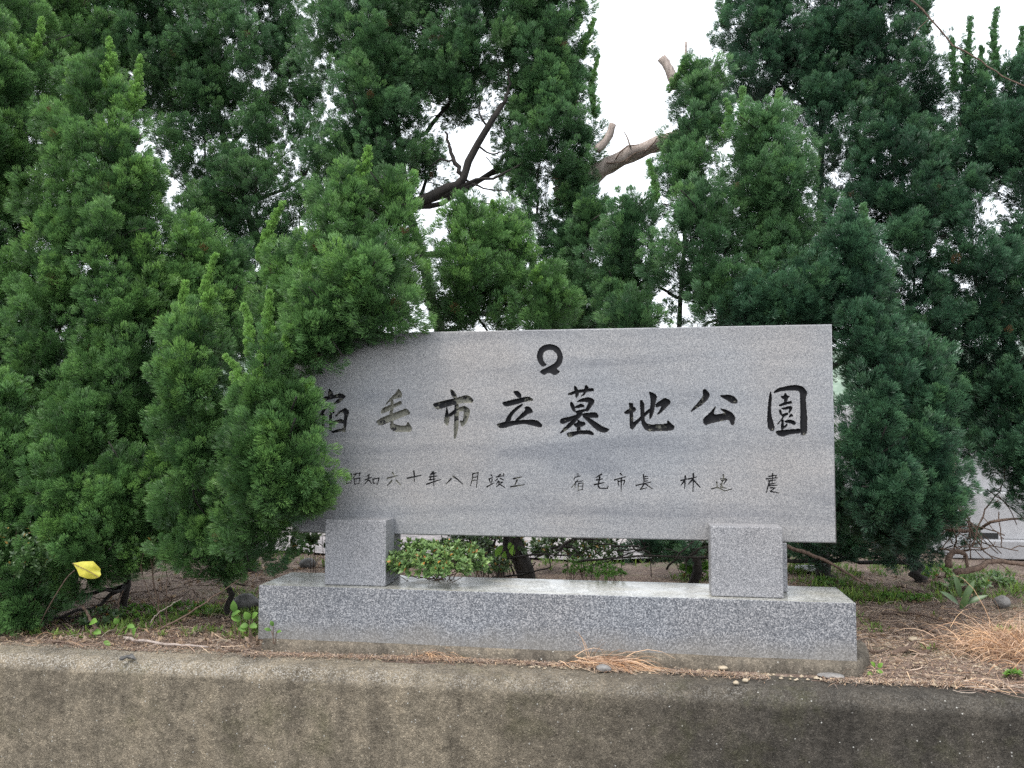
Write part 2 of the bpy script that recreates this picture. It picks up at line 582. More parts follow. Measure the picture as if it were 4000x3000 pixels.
# ------------------------------------------------------------------ retaining wall with eroded rounded edge
def build_wall():
    prof = [(-.36, .02), (-.36, .45), (-.355, .497)]
    prof = [(-.30, .30), (-.30, .485)]
    for y in np.linspace(-.31, -.46, 15):
        prof.append((y, .502))
    for a in np.linspace(math.radians(82), 0, 10):
        prof.append((-.465 - .07 * math.cos(a), .432 + .07 * math.sin(a)))
    for z in np.linspace(.42, -.32, 58):
        prof.append((-.535 - (.45 - z) * .02, z))
    prof = np.array(prof)
    xs = np.concatenate([[-30, -12, -7, -5], np.arange(-4.2, 2.6, .014), [3.5, 5, 10, 30]])
    P = np.zeros((len(xs), len(prof), 3))
    P[:, :, 0] = xs[:, None]
    P[:, :, 1] = prof[None, :, 0]
    P[:, :, 2] = prof[None, :, 1]
    q = P.reshape(-1, 3)
    e1 = (fbm(q, 28, 3, 11) - .44) * .016
    e2 = (fbm(q, 3, 3, 12) - .44) * .020
    edge = np.exp(-((q[:, 1] + .52) / .05) ** 2 - ((q[:, 2] - .49) / .06) ** 2)
    q[:, 1] += np.where(q[:, 2] < .49, e1 * .8 + e2, 0)
    q[:, 2] += np.where(q[:, 2] > .44, e1 * .7 + e2 * .8 - edge * .014 * vnoise(q, 35, 14), 0)
    q[:, 2] += np.where((q[:, 2] > .44) & (q[:, 1] < -.31), -.004, 0)
    n, m = len(xs), len(prof)
    idx = np.arange(n * m).reshape(n, m)
    f = np.stack([idx[:-1, :-1], idx[:-1, 1:], idx[1:, 1:], idx[1:, :-1]], -1).reshape(-1, 4)
    o = mesh_np("retaining_wall", q, f, M['wall'], smooth=True)
    tag(o, "low weathered concrete retaining wall with a worn rounded edge, stained black on its right half", "wall")
build_wall()
# ------------------------------------------------------------------ granite monument
SLAB = dict(x0=-1.885, x1=.940, z0=1.069, z1=2.151, y1=.15)
monument = empty("stone_monument", (-.4975, 0, .5), "long grey granite stone carved with black characters, on two blocks and a plinth", "monument")

def box_part(name, x0, x1, y0, y1, z0, z1, mat, parent, bev=.005, top=None):
    bm = bmesh.new()
    bmesh.ops.create_cube(bm, size=1)
    for v in bm.verts:
        v.co = Vector((x0 if v.co.x < 0 else x1, y0 if v.co.y < 0 else y1, z0 if v.co.z < 0 else z1))
    bmesh.ops.bevel(bm, geom=bm.edges[:], offset=bev, segments=2, affect='EDGES', profile=.6)
    if top:
        for f in bm.faces:
            if f.normal.z > .9 and f.calc_area() > .01:
                f.material_index = 1
    me = bpy.data.meshes.new(name)
    bm.to_mesh(me)
    bm.free()
    return link(name, me, [mat] + ([top] if top else []), parent)

box_part("plinth", -1.9685, .9735, -.21, .195, .545, .8215, M['base'], monument, .004, M['polished'])
box_part("support_block", -1.635, -1.306, -.152, -.002, .8235, 1.1585, M['block'], monument)
box_part("support_block", .3245, .6605, -.152, -.002, .8235, 1.1585, M['block'], monument)
box_part("rear_block", -1.615, -1.32, .002, .165, .8235, 1.066, M['block'], monument)
box_part("rear_block", .36, .705, .002, .165, .8235, 1.066, M['block'], monument)

# mortar bed that oozes out under the plinth
def build_mortar():
    n = 150
    xs = np.linspace(-1.995, 1.09, n)
    prof = [(0, 1.0), (.012, .97), (.03, .80), (.04, .5), (.046, .0), (.046, -.4)]
    vs = []
    for i, x in enumerate(xs):
        w = float(fbm(np.array([[x, 0, 0]]), 2.2, 3, 21)[0]) - .44
        w2 = float(fbm(np.array([[x, 3, 0]]), 9, 3, 22)[0]) - .44
        h = .553 + .012 * w + .004 * w2 + (.006 if x > -.2 else 0)
        endk = min(1, max(0, (1.09 - x) / .12)) ** .5 * min(1, max(0, (x + 1.995) / .06)) ** .5
        for k, (dy, t) in enumerate(prof):
            yy = -.2 - (dy + .01 * w * (k > 1)) * (1.0 + .25 * w2)
            yy = yy * endk + .1 * (1 - endk)
            vs.append((x, yy, .496 + (h - .496) * t))
        vs.append((x, .19, h))
    m = len(prof) + 1
    idx = np.arange(n * m).reshape(n, m)
    f = []
    for i in range(n - 1):
        for k in range(len(prof) - 1):
            f.append((idx[i, k], idx[i, k + 1], idx[i + 1, k + 1], idx[i + 1, k]))
        f.append((idx[i, m - 1], idx[i, 0], idx[i + 1, 0], idx[i + 1, m - 1]))
    mesh_np("mortar_bed", np.array(vs), np.array(f), M['mortar'], monument, smooth=True)
build_mortar()

# ---- the inscription: strokes traced on the stone's face, cut into it as real grooves
def crop(x0, y0, w, pts):
    k = w / 2212.0
    return [(x0 + p[0] * k, y0 + p[1] * k) for p in pts]
CA = lambda *p: crop(1300, 1500, 600, p)
C1 = lambda *p: crop(1150, 1250, 1150, p)
CB = lambda *p: crop(1880, 1320, 620, p)
CC = lambda *p: crop(2400, 1480, 800, p)

BIG = [
 ("emblem", 'cut_emblem', [
  CB((858,404),(815,362),(785,310),(775,260),(785,200),(815,145),(870,102),(950,85),(1030,102),(1090,145),(1125,210),(1137,270),(1125,340),(1090,390),(1045,430),(1100,475),(1020,522),(950,480),(868,518),(810,465),(1000,370),(1045,330),(1065,270),(1050,215),(1010,175),(960,163),(905,175),(870,200),(855,250),(860,310),(882,348),(914,372))]),
 ("carved_character", 'cut_half', [
  C1((262,512),(285,545),(300,580),(270,600),(250,560)),
  C1((220,580),(300,565),(345,550),(390,572),(340,620),(285,637),(320,600),(345,588),(300,587),(225,610)),
  C1((160,590),(185,585),(172,640),(150,650)),
  C1((235,640),(250,655),(205,715),(170,745)), C1((207,712),(226,700),(222,840),(204,845)),
  C1((290,648),(300,700),(285,705)),
  C1((262,690),(282,700),(280,835),(262,830)),
  C1((305,720),(345,680),(385,660),(412,690),(400,720),(390,780),(385,840),(360,845),(372,780),(375,700),(350,692),(315,725)),
  C1((285,765),(320,752),(350,745),(374,755),(372,778),(330,772),(285,785)),
  C1((280,835),(330,822),(364,815),(364,832),(338,838),(282,850))]),
 ("carved_character", 'cut_bare', [
  CA((942,68),(975,100),(1000,150),(988,190),(880,215),(830,240),(755,305),(800,240),(850,180),(910,130)),
  CA((690,400),(715,350),(820,305),(880,290),(980,243),(1000,285),(900,330),(820,380),(700,428)),
  CA((620,540),(700,490),(850,430),(960,390),(1050,352),(1090,380),(1120,430),(1000,470),(850,535),(675,603)),
  CA((830,230),(870,230),(875,300),(860,420),(868,540),(872,575),(960,600),(1060,600),(1075,545),(1110,585),(1138,635),(1125,688),(905,688),(850,662),(825,625),(832,530),(815,440),(835,330))]),
 ("carved_character", 'cut_bare', [
  CA((1690,85),(1715,82),(1750,110),(1785,170),(1780,210),(1740,200),(1710,160)),
  CA((1440,285),(1600,240),(1770,205),(1920,160),(1975,180),(2028,235),(2005,270),(1880,270),(1700,310),(1510,370),(1460,330)),
  CA((1640,310),(1660,400),(1680,490),(1670,560),(1645,605),(1610,560),(1605,520),(1620,430)),
  CA((1665,440),(1760,365),(1830,335),(1890,315),(1950,345),(1978,390),(1960,460),(1930,550),(1880,605),(1855,615),(1825,525),(1870,535),(1885,470),(1890,390),(1830,390),(1760,420),(1690,480)),
  CA((1755,290),(1805,285),(1815,320),(1812,480),(1808,620),(1795,680),(1765,790),(1745,785),(1745,650),(1748,450))]),
 ("carved_character", 'cut_black', [
  CB((445,745),(500,735),(555,780),(555,835),(515,832),(470,790)),
  CB((290,900),(420,865),(560,835),(655,815),(720,855),(715,875),(600,890),(470,930),(350,955),(310,935)),
  CB((520,940),(590,915),(550,960),(470,1030),(420,1100),(400,1175),(330,1180),(360,1100),(420,1020)),
  CB((600,968),(650,952),(700,985),(720,1035),(650,1060),(580,1110),(500,1155),(465,1155),(560,1060),(620,1000)),
  CB((210,1205),(340,1165),(500,1150),(700,1138),(780,1150),(850,1210),(835,1250),(730,1225),(600,1195),(450,1215),(320,1255),(260,1260))]),
 ("carved_character", 'cut_black', [
  CB((1205,780),(1300,735),(1450,710),(1560,700),(1572,740),(1480,750),(1350,765),(1220,802)),
  CB((1295,660),(1330,690),(1355,740),(1360,790),(1320,842),(1305,760),(1290,700)),
  CB((1460,652),(1500,700),(1460,760),(1430,800),(1380,820),(1430,770),(1440,690)),
  CB((1320,890),(1400,845),(1500,825),(1570,860),(1575,900),(1530,960),(1490,1025),(1440,1020),(1480,940),(1500,895),(1420,890)),
  CB((1240,900),(1260,890),(1290,930),(1310,980),(1310,1040),(1275,1010),(1240,950)),
  CB((1300,960),(1390,915),(1440,945),(1430,965),(1310,980)),
  CB((1310,1020),(1450,990),(1470,1010),(1410,1040),(1320,1050)),
  CB((1095,1160),(1110,1125),(1250,1095),(1340,1065),(1330,1095),(1240,1160),(1140,1200),(1105,1190)),
  CB((1410,1050),(1600,1035),(1640,1095),(1610,1115),(1500,1110),(1410,1090)),
  CB((1340,1035),(1415,1035),(1400,1080),(1350,1130),(1270,1220),(1180,1290),(1085,1340),(1140,1270),(1240,1170),(1310,1100)),
  CB((1400,1085),(1480,1100),(1560,1150),(1680,1230),(1790,1275),(1740,1315),(1690,1320),(1600,1280),(1500,1180)),
  CB((1345,1135),(1380,1165),(1440,1170),(1455,1205),(1400,1240),(1320,1245),(1285,1205),(1340,1180)),
  CB((1335,1240),(1380,1240),(1385,1300),(1325,1300)),
  CB((1190,1330),(1230,1315),(1350,1295),(1500,1285),(1560,1320),(1568,1360),(1480,1340),(1350,1340),(1240,1385),(1210,1375))]),
 ("carved_character", 'cut_black', [
  CC((155,258),(200,265),(205,300),(200,400),(205,480),(385,315),(385,355),(250,480),(195,550),(168,530),(165,400),(162,300)),
  CC((98,365),(180,310),(220,305),(235,330),(210,360),(130,382)),
  CC((275,235),(300,230),(325,280),(320,370),(325,450),(350,485),(400,495),(500,490),(570,485),(575,445),(610,480),(650,515),(640,545),(590,560),(460,562),(380,568),(330,545),(295,490),(285,400)),
  CC((370,135),(440,160),(460,195),(440,270),(430,340),(400,420),(380,435),(375,400),(390,300),(390,200)),
  CC((445,270),(545,203),(600,230),(608,260),(560,310),(490,375),(455,388),(490,340),(510,290),(445,312))]),
 ("carved_character", 'cut_black', [
  CC((955,120),(980,108),(1020,150),(1030,180),(1000,230),(930,290),(830,355),(825,345),(900,260),(960,190)),
  CC((1128,180),(1240,170),(1300,195),(1335,240),(1320,265),(1270,265),(1225,235)),
  CC((1100,285),(1065,390),(1185,372),(1200,375),(1140,320),(1200,330),(1270,365),(1305,415),(1290,495),(1265,500),(1240,440),(1150,455),(1040,480),(985,500),(960,475),(960,430),(1030,370))]),
 ("carved_character", 'cut_black', [
  CC((1690,130),(1700,200),(1692,300),(1695,400),(1730,520),(1725,555),(1700,565),(1660,535),(1650,440),(1660,280),(1672,180)),
  CC((1715,148),(1770,100),(1880,75),(1960,65),(2040,85),(2085,150),(2065,200),(2070,300),(2082,400),(2080,580),(2050,612),(2010,600),(2008,400),(2008,200),(2000,128),(1900,125),(1800,130),(1740,150)),
  CC((1740,575),(1760,560),(1900,545),(2015,540),(2015,585),(1900,595),(1820,625),(1770,610)),
  CC((1795,185),(1830,185),(1845,150),(1870,185),(1895,185),(1870,215),(1862,250),(1832,250),(1835,215),(1815,215)),
  CC((1770,285),(1830,255),(1915,240),(1920,265),(1860,275),(1790,297)),
  CC((1780,330),(1800,335),(1812,390),(1792,388),(1780,350)), CC((1800,320),(1900,290),(1925,310),(1900,360),(1880,370),(1893,320),(1830,335)),
  CC((1800,390),(1870,362),(1880,385),(1815,412)),
  CC((1815,410),(1840,405),(1800,450),(1755,505),(1765,480),(1800,440)), CC((1905,375),(1935,400),(1880,418)),
  CC((1805,440),(1828,440),(1828,515),(1870,480),(1865,510),(1810,552),(1798,540)),
  CC((1835,455),(1890,440),(1945,455),(1960,485),(1940,497),(1905,480),(1850,472))]),
]
D9 = lambda s: [crop(1300, 1810, 900, p) for p in s]
E9 = lambda s: [crop(2180, 1810, 900, p) for p in s]
SMALL = [
 ('cut_half', 9, D9([[(135,105),(132,190)],[(135,110),(180,100),(175,190)],[(140,148),(175,142)],[(135,192),(172,185)],[(200,105),(262,92),(250,130)],[(225,100),(195,145)],[(205,150),(212,205)],[(210,150),(262,142),(250,195)],[(212,200),(248,192)]])),
 ('cut_half', 10, D9([[(350,108),(325,125)],[(312,158),(372,135)],[(345,125),(340,160),(305,200)],[(350,165),(372,195)],[(385,150),(388,195)],[(385,152),(445,140),(425,205)],[(388,190),(425,190)]])),
 ('cut_faint', 13, D9([[(572,90),(592,117)],[(525,143),(620,118)],[(565,168),(525,210)],[(610,165),(650,205)]])),
 ('cut_black', 13, D9([[(778,75),(783,110),(780,175)],[(715,143),(848,115)]])),
 ('cut_black', 12, D9([[(965,80),(935,112)],[(940,107),(992,90)],[(930,130),(1000,122)],[(970,95),(970,215)],[(928,158),(985,150)],[(900,200),(960,180),(1035,155)],[(938,130),(935,160)]])),
 ('cut_faint', 12, D9([[(1135,150),(1090,195)],[(1155,125),(1200,155),(1245,198)]])),
 ('cut_faint', 9, D9([[(1345,95),(1340,150),(1320,215)],[(1345,100),(1395,88),(1385,170),(1378,232)],[(1345,135),(1385,130)],[(1343,165),(1380,160)]])),
 ('cut_black', 10, D9([[(1520,112),(1530,125)],[(1500,150),(1535,135)],[(1505,160),(1512,185)],[(1530,155),(1520,190)],[(1480,225),(1545,190)],[(1610,105),(1575,132)],[(1570,132),(1640,117)],[(1640,100),(1640,125)],[(1580,150),(1560,170)],[(1610,145),(1640,160)],[(1590,170),(1570,200)],[(1585,180),(1630,180),(1570,225)],[(1595,195),(1650,232)]])),
 ('cut_faint', 13, D9([[(1735,148),(1815,130)],[(1770,160),(1750,205)],[(1710,225),(1840,205)]])),
 ('cut_half', 7, E9([[(190,100),(192,125)],[(160,135),(215,120)],[(160,140),(150,160)],[(190,160),(130,230)],[(165,190),(160,250)],[(165,180),(240,168)],[(195,190),(190,260)],[(195,195),(240,188),(235,255)],[(195,222),(235,218)],[(192,258),(232,252)]])),
 ('cut_black', 13, E9([[(415,105),(365,135)],[(370,160),(425,150)],[(350,205),(440,185)],[(400,130),(385,215),(400,240),(475,240),(480,218)]])),
 ('cut_half', 11, E9([[(600,98),(615,115)],[(540,160),(650,128)],[(575,165),(580,210)],[(580,175),(640,160),(630,205)],[(608,140),(605,270)]])),
 ('cut_black', 10, E9([[(820,110),(825,200)],[(825,130),(860,125)],[(825,150),(865,145)],[(825,172),(860,168)],[(750,212),(890,180)],[(825,200),(790,250),(850,235)],[(835,195),(905,245)]])),
 ('cut_black', 12, E9([[(1180,165),(1240,150)],[(1222,120),(1215,240)],[(1215,165),(1180,210)],[(1255,150),(1330,130)],[(1300,100),(1295,268)],[(1295,150),(1250,200)],[(1300,160),(1365,232)]])),
 ('cut_half', 10, E9([[(1585,110),(1590,140)],[(1560,150),(1610,145)],[(1570,165),(1620,155),(1590,200)],[(1560,200),(1580,225)],[(1580,170),(1560,230)],[(1560,230),(1615,240)],[(1522,180),(1530,225)],[(1475,245),(1530,230),(1600,265),(1670,245)]])),
 ('cut_black', 10, E9([[(2060,100),(2055,185)],[(2025,125),(2095,115),(2085,140)],[(2000,150),(2110,138)],[(2020,168),(2090,160)],[(2030,170),(2000,280)],[(2030,200),(2085,190)],[(2020,215),(2105,210)],[(2040,235),(2085,235),(2040,265)],[(2040,270),(2120,285)]])),
]

def to_face(pts):
    return np.array([[q[0], q[2]] for q in (on_y(x, y, 0.0) for x, y in pts)])

def sdf_poly(P, poly):
    """signed distance, positive inside"""
    d = np.full(len(P), 1e9)
    ins = np.zeros(len(P), bool)
    n = len(poly)
    for i in range(n):
        a, b = poly[i], poly[(i + 1) % n]
        e = b - a
        w = P - a
        t = np.clip((w @ e) / max(e @ e, 1e-12), 0, 1)
        d = np.minimum(d, np.hypot(*(w - t[:, None] * e).T))
        c = (a[1] > P[:, 1]) != (b[1] > P[:, 1])
        with np.errstate(divide='ignore', invalid='ignore'):
            xi = (b[0] - a[0]) * (P[:, 1] - a[1]) / (b[1] - a[1]) + a[0]
        ins ^= c & (P[:, 0] < xi)
    return np.where(ins, d, -d)

def sdf_line(P, line, w):
    """tapered brush stroke, positive inside"""
    best = np.full(len(P), -1e9)
    L = np.r_[0, np.cumsum(np.hypot(*np.diff(line, axis=0).T))]
    for i in range(len(line) - 1):
        a, b = line[i], line[i + 1]
        e = b - a
        v = P - a
        t = np.clip((v @ e) / max(e @ e, 1e-12), 0, 1)
        s = (L[i] + t * (L[i + 1] - L[i])) / L[-1]
        r = w * .5 * (1.12 - .55 * s)
        best = np.maximum(best, r - np.hypot(*(v - t[:, None] * e).T))
    return best

def smooth_poly(p):
    """one corner-cutting pass: brush strokes have soft corners"""
    q = np.roll(p, -1, 0)
    return np.stack([p * .84 + q * .16, p * .16 + q * .84], 1).reshape(-1, 2)

glyphs = []
for nm, mat, polys in BIG:
    F = [smooth_poly(to_face(p)) for p in polys]
    al = np.concatenate(F)
    glyphs.append(dict(name=nm, mat=mat, fn=[("p", q) for q in F], lo=al.min(0) - .008, hi=al.max(0) + .008, step=.0021, depth=.009 if nm == 'emblem' else .017, R=.005 if nm == 'emblem' else .010))
kpx = on_y(2000, 1900, 0)[0]
k_small = 900 / 2212.0 * abs(on_y(2001, 1900, 0)[0] - kpx)
for mat, w, lines in SMALL:
    F = [to_face(p) for p in lines]
    al = np.concatenate(F)
    glyphs.append(dict(name="inscription_character", mat=mat, fn=[("l", q, w * k_small * .95) for q in F], lo=al.min(0) - .008, hi=al.max(0) + .008, step=.0014, depth=.007, R=.0035))

def build_slab():
    S = SLAB
    b = .006
    geo = Geo()
    x0, x1, z0, z1, y1 = S['x0'], S['x1'], S['z0'], S['z1'], S['y1']
    fx0, fx1, fz0, fz1 = x0 + b, x1 - b, z0 + b, z1 - b
    # back, sides and chamfers
    A = [(fx0, 0, fz0), (fx1, 0, fz0), (fx1, 0, fz1), (fx0, 0, fz1)]
    Bv = [(x0, b, z0), (x1, b, z0), (x1, b, z1), (x0, b, z1)]
    Cv = [(x0, y1, z0), (x1, y1, z0), (x1, y1, z1), (x0, y1, z1)]
    geo.add(A + Bv + Cv, [f for i in range(4) for j in [(i + 1) % 4] for f in ((i, 4 + i, 4 + j, j), (4 + i, 8 + i, 8 + j, 4 + j))] + [(8, 11, 10, 9)])
    # face: rows of character patches with plain stone between them
    rows = [[g_ for g_ in glyphs if g_['name'] == k] for k in ("emblem", "carved_character", "inscription_character")]
    ztop = fz1
    def rect(a, c, d, e):
        if c - a > 1e-6 and e - d > 1e-6:
            geo.add([(a, 0, d), (c, 0, d), (c, 0, e), (a, 0, e)], [(0, 1, 2, 3)])
    grids = []
    for r in rows:
        hi = max(g_['hi'][1] for g_ in r)
        lo = min(g_['lo'][1] for g_ in r)
        rect(fx0, fx1, hi, ztop)
        r.sort(key=lambda g_: g_['lo'][0])
        x = fx0
        for i, g_ in enumerate(r):
            a = max(g_['lo'][0], x)
            c = g_['hi'][0] if i == len(r) - 1 else min(g_['hi'][0], (g_['hi'][0] + r[i + 1]['lo'][0]) / 2 if r[i + 1]['lo'][0] < g_['hi'][0] else g_['hi'][0])
            rect(x, a, lo, hi)
            grids.append((g_, a, c, lo, hi))
            x = c
        rect(x, fx1, lo, hi)
        ztop = lo
    rect(fx0, fx1, fz0, ztop)
    V_, F_ = [np.array(geo.v)], []
    quads = [list(f) for f in geo.f]
    off = len(geo.v)
    cut = []
    for g_, a, c, lo, hi in grids:
        nx, nz = max(2, int((c - a) / g_['step'])), max(2, int((hi - lo) / g_['step']))
        X, Z = np.meshgrid(np.linspace(a, c, nx), np.linspace(lo, hi, nz))
        P = np.stack([X.ravel(), Z.ravel()], 1)
        d = np.full(len(P), -1e9)
        for fn in g_['fn']:
            d = np.maximum(d, sdf_poly(P, fn[1]) if fn[0] == "p" else sdf_line(P, fn[1], fn[2]))
        d2 = d + .0011 * (fbm(np.c_[P, np.zeros(len(P))], 170, 2, 33) - .375) * 2   # chipped arris
        t = np.clip(d2 / g_['R'], 0, 1)
        dep = g_['depth'] * np.sqrt(1 - (1 - t) ** 2)
        dep = np.where(d2 > 0, dep, 0)
        vv = np.stack([P[:, 0], dep, P[:, 1]], 1)
        idx = np.arange(nx * nz).reshape(nz, nx)
        q = np.stack([idx[:-1, :-1], idx[:-1, 1:], idx[1:, 1:], idx[1:, :-1]], -1).reshape(-1, 4)
        isc = (dep[q] > 0).any(1)
        V_.append(vv)
        F_.append(q[~isc] + off)
        off += len(vv)
        qc = q[isc]
        used, inv = np.unique(qc, return_inverse=True)
        cut.append((g_, vv[used], inv.reshape(-1, 4)))
    allq = np.concatenate([np.array(quads)] + F_)
    allv = np.concatenate(V_)
    used, inv = np.unique(allq, return_inverse=True)
    slab = mesh_np("slab", allv[used], inv.reshape(-1, 4), M['slab'], monument)
    for g_, vv, q in cut:
        mesh_np(g_['name'], vv, q, M[g_['mat']], slab)
build_slab()
# ------------------------------------------------------------------ junipers
def tufts(pos, axis, size, blades, rg, tipmul, rnd):
    """broom heads of cord-like twigs that arc out from each axis and end on a dome. Returns verts, quads, tip attr, rnd attr"""
    n, k = len(pos), blades
    axis = norm(axis)
    ref = np.where(np.abs(axis[:, 2:3]) < .9, np.array([[0, 0, 1.0]]), np.array([[1.0, 0, 0]]))
    u = norm(np.cross(axis, ref))
    w = np.cross(axis, u)
    ang = rg.random((n, k)) * 2 * math.pi
    r = np.sqrt(rg.random((n, k)))
    deep = rg.random((n, k)) ** 1.6 * .48
    rad = np.cos(ang)[..., None] * u[:, None] + np.sin(ang)[..., None] * w[:, None]
    S = size[:, None]
    hgt = 1.0 - .42 * r * r - deep
    tip = pos[:, None] + axis[:, None] * (S * hgt)[..., None] + rad * (S * r * .50)[..., None]
    L0 = .34 + .14 * rg.random((n, k))
    root = pos[:, None] + axis[:, None] * (S * np.maximum(hgt - L0, -.15))[..., None] + rad * (S * r * .22)[..., None]
    mid = root * .5 + tip * .5 + rad * (S * .05)[..., None]
    d = norm(tip - root)
    side = norm(np.cross(d, norm(rg.normal(size=(n, k, 3)))))
    wd = (.0012 + .0010 * rg.random((n, k)))[..., None]
    v = np.stack([root, mid - side * wd, tip, mid + side * wd], 2).reshape(-1, 3)
    m = n * k
    f = np.arange(m)[:, None] * 4 + np.array([[0, 1, 2, 3]])
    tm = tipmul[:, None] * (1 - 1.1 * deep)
    od = np.repeat((rg.random(n) < .0015).astype(float), k * 4)
    ta = np.stack([tm * .2, tm * .6, tm, tm * .6], 2).reshape(-1)
    ra = np.repeat(np.repeat(rnd, k), 4)
    return v, f, ta, ra, od

def lobe_tufts(c, rx, ry, rz, lean, rg, dens, spray, flame, fill):
    """c centre; rx half width, ry half depth, rz half height -> tuft positions, axes, sizes, freshness with painted shade, variation"""
    rx, ry, rz = max(.06, rx - .30 * spray), max(.06, ry - .30 * spray), max(.08, rz - .30 * spray)
    area = 2 * math.pi * (rx + .1) * (rz + .1) * 1.6
    ns = max(5, int(area / (spray * spray * .62) * dens))
    h = rg.random(ns * 3) ** .9
    def prof(h):
        if flame:
            return np.minimum(1, h / .16) ** .55 * (1 - h ** 2.0) ** .8 + .02
        return np.sqrt(np.maximum(0, 1 - (2 * h - 1) ** 2)) * .96 + .04
    keep = rg.random(len(h)) < (prof(h) + .12)
    h = h[keep][:ns]
    ns = len(h)
    a = rg.random(ns) * 2 * math.pi
    inner = rg.random(ns) < fill
    rr = np.where(inner, .12 + .5 * rg.random(ns), .60 + .50 * rg.random(ns))
    lump = .80 + .40 * vnoise(np.stack([np.cos(a) * 1.3 + c[0] * 3, np.sin(a) * 1.3 + c[2] * 3, h * 3.2 * max(1, rz / rx)], 1), 1.35, 41)
    pr = prof(h) * rr * lump
    ax = np.stack([np.cos(a), np.sin(a), np.zeros(ns)], 1)
    base = np.stack([c[0] + lean * (h - .5) * 2 * rx + ax[:, 0] * pr * rx, c[1] + ax[:, 1] * pr * ry, c[2] + (h * 2 - 1) * rz], 1)
    upw = (.55 + 1.0 * h if flame else .25 + 1.0 * h)
    sd_ = norm(ax * np.where(inner, .5, .85)[:, None] + np.array([0, 0, 1.0]) * upw[:, None] + rg.normal(0, .22, (ns, 3)))
    ssz = spray * (.62 + .62 * rg.random(ns)) * np.where(h > .88, .85, 1.0)
    # tufts over each flame-shaped spray
    K = 20
    t = (np.arange(K) + rg.random((ns, K))) / K
    th = rg.random((ns, K)) * 2 * math.pi
    ref = np.where(np.abs(sd_[:, 2:3]) < .9, np.array([[0, 0, 1.0]]), np.array([[1.0, 0, 0]]))
    u = norm(np.cross(sd_, ref))
    w = np.cross(sd_, u)
    wr = .50 * np.sqrt(t) * (1 - t ** 3.5) ** .6
    radv = np.cos(th)[..., None] * u[:, None] + np.sin(th)[..., None] * w[:, None]
    pos = base[:, None] + sd_[:, None] * ((t - .35) * ssz[:, None])[..., None] + radv * (wr * ssz[:, None])[..., None]
    axs = norm(sd_[:, None] * (.55 + .75 * t)[..., None] + radv * .75 + rg.normal(0, .2, (ns, K, 3)))
    size = (.050 + .042 * rg.random((ns, K))) * (1.1 - .25 * t)
    fresh_shade = np.where(inner, .25, 1.0)[:, None] * (.22 + .78 * t) * (.65 + .35 * h)[:, None]  # inner and low tufts toned down: crown shade painted on top of freshness
    var = np.clip(np.repeat(rg.normal(.5, .2, (ns, 1)), K, 1) + rg.normal(0, .10, (ns, K)), 0, 1)
    return pos.reshape(-1, 3), axs.reshape(-1, 3), size.ravel(), fresh_shade.ravel(), var.ravel()

def leader(c, top, r, rg):
    """an upright leader: a thin pointed spike carrying short steep side shoots, from c to top"""
    c, top = np.asarray(c, float), np.asarray(top, float)
    top = top - norm(top - c) * .015 + rg.normal(0, .012, 3)
    ax = norm(top - c)
    L = np.linalg.norm(top - c)
    P, A, S, T = [], [], [], []
    bend = np.array([rg.normal(0, .03), rg.normal(0, .03), 0])
    spine = lambda t: c + (top - c) * t + bend * math.sin(t * 2.6)
    m = max(9, int(L / .018))
    for i in range(m):
        t = (i + rg.random() * .6) / m
        for q in range(2):
            P.append(spine(t)); A.append(ax + rg.normal(0, .16, 3)); S.append((.046 - .020 * t) * (.8 + .4 * rg.random())); T.append(.8 + .5 * t)
        a = rg.random() * 6.283
        for q in range(2):                       # side shoots
            a += 2.2 + rg.normal(0, .5)
            out_ = np.array([math.cos(a), math.sin(a), 0])
            l = r * .85 * (1 - t) ** .8 * (.55 + .6 * rg.random())
            n = max(1, int(l / .016))
            for k in range(n):
                u = (k + .5) / n
                P.append(spine(t) + out_ * l * u * .75 + ax * l * u * .9)
                A.append(ax * 1.1 + out_ * .8 + rg.normal(0, .2, 3)); S.append(.042 * (1 - .35 * u)); T.append(.65 + .6 * u)
    n = len(P)
    return np.array(P), norm(np.array(A)), np.array(S), np.array(T), np.clip(rg.normal(.95, .06, n), 0, 1)

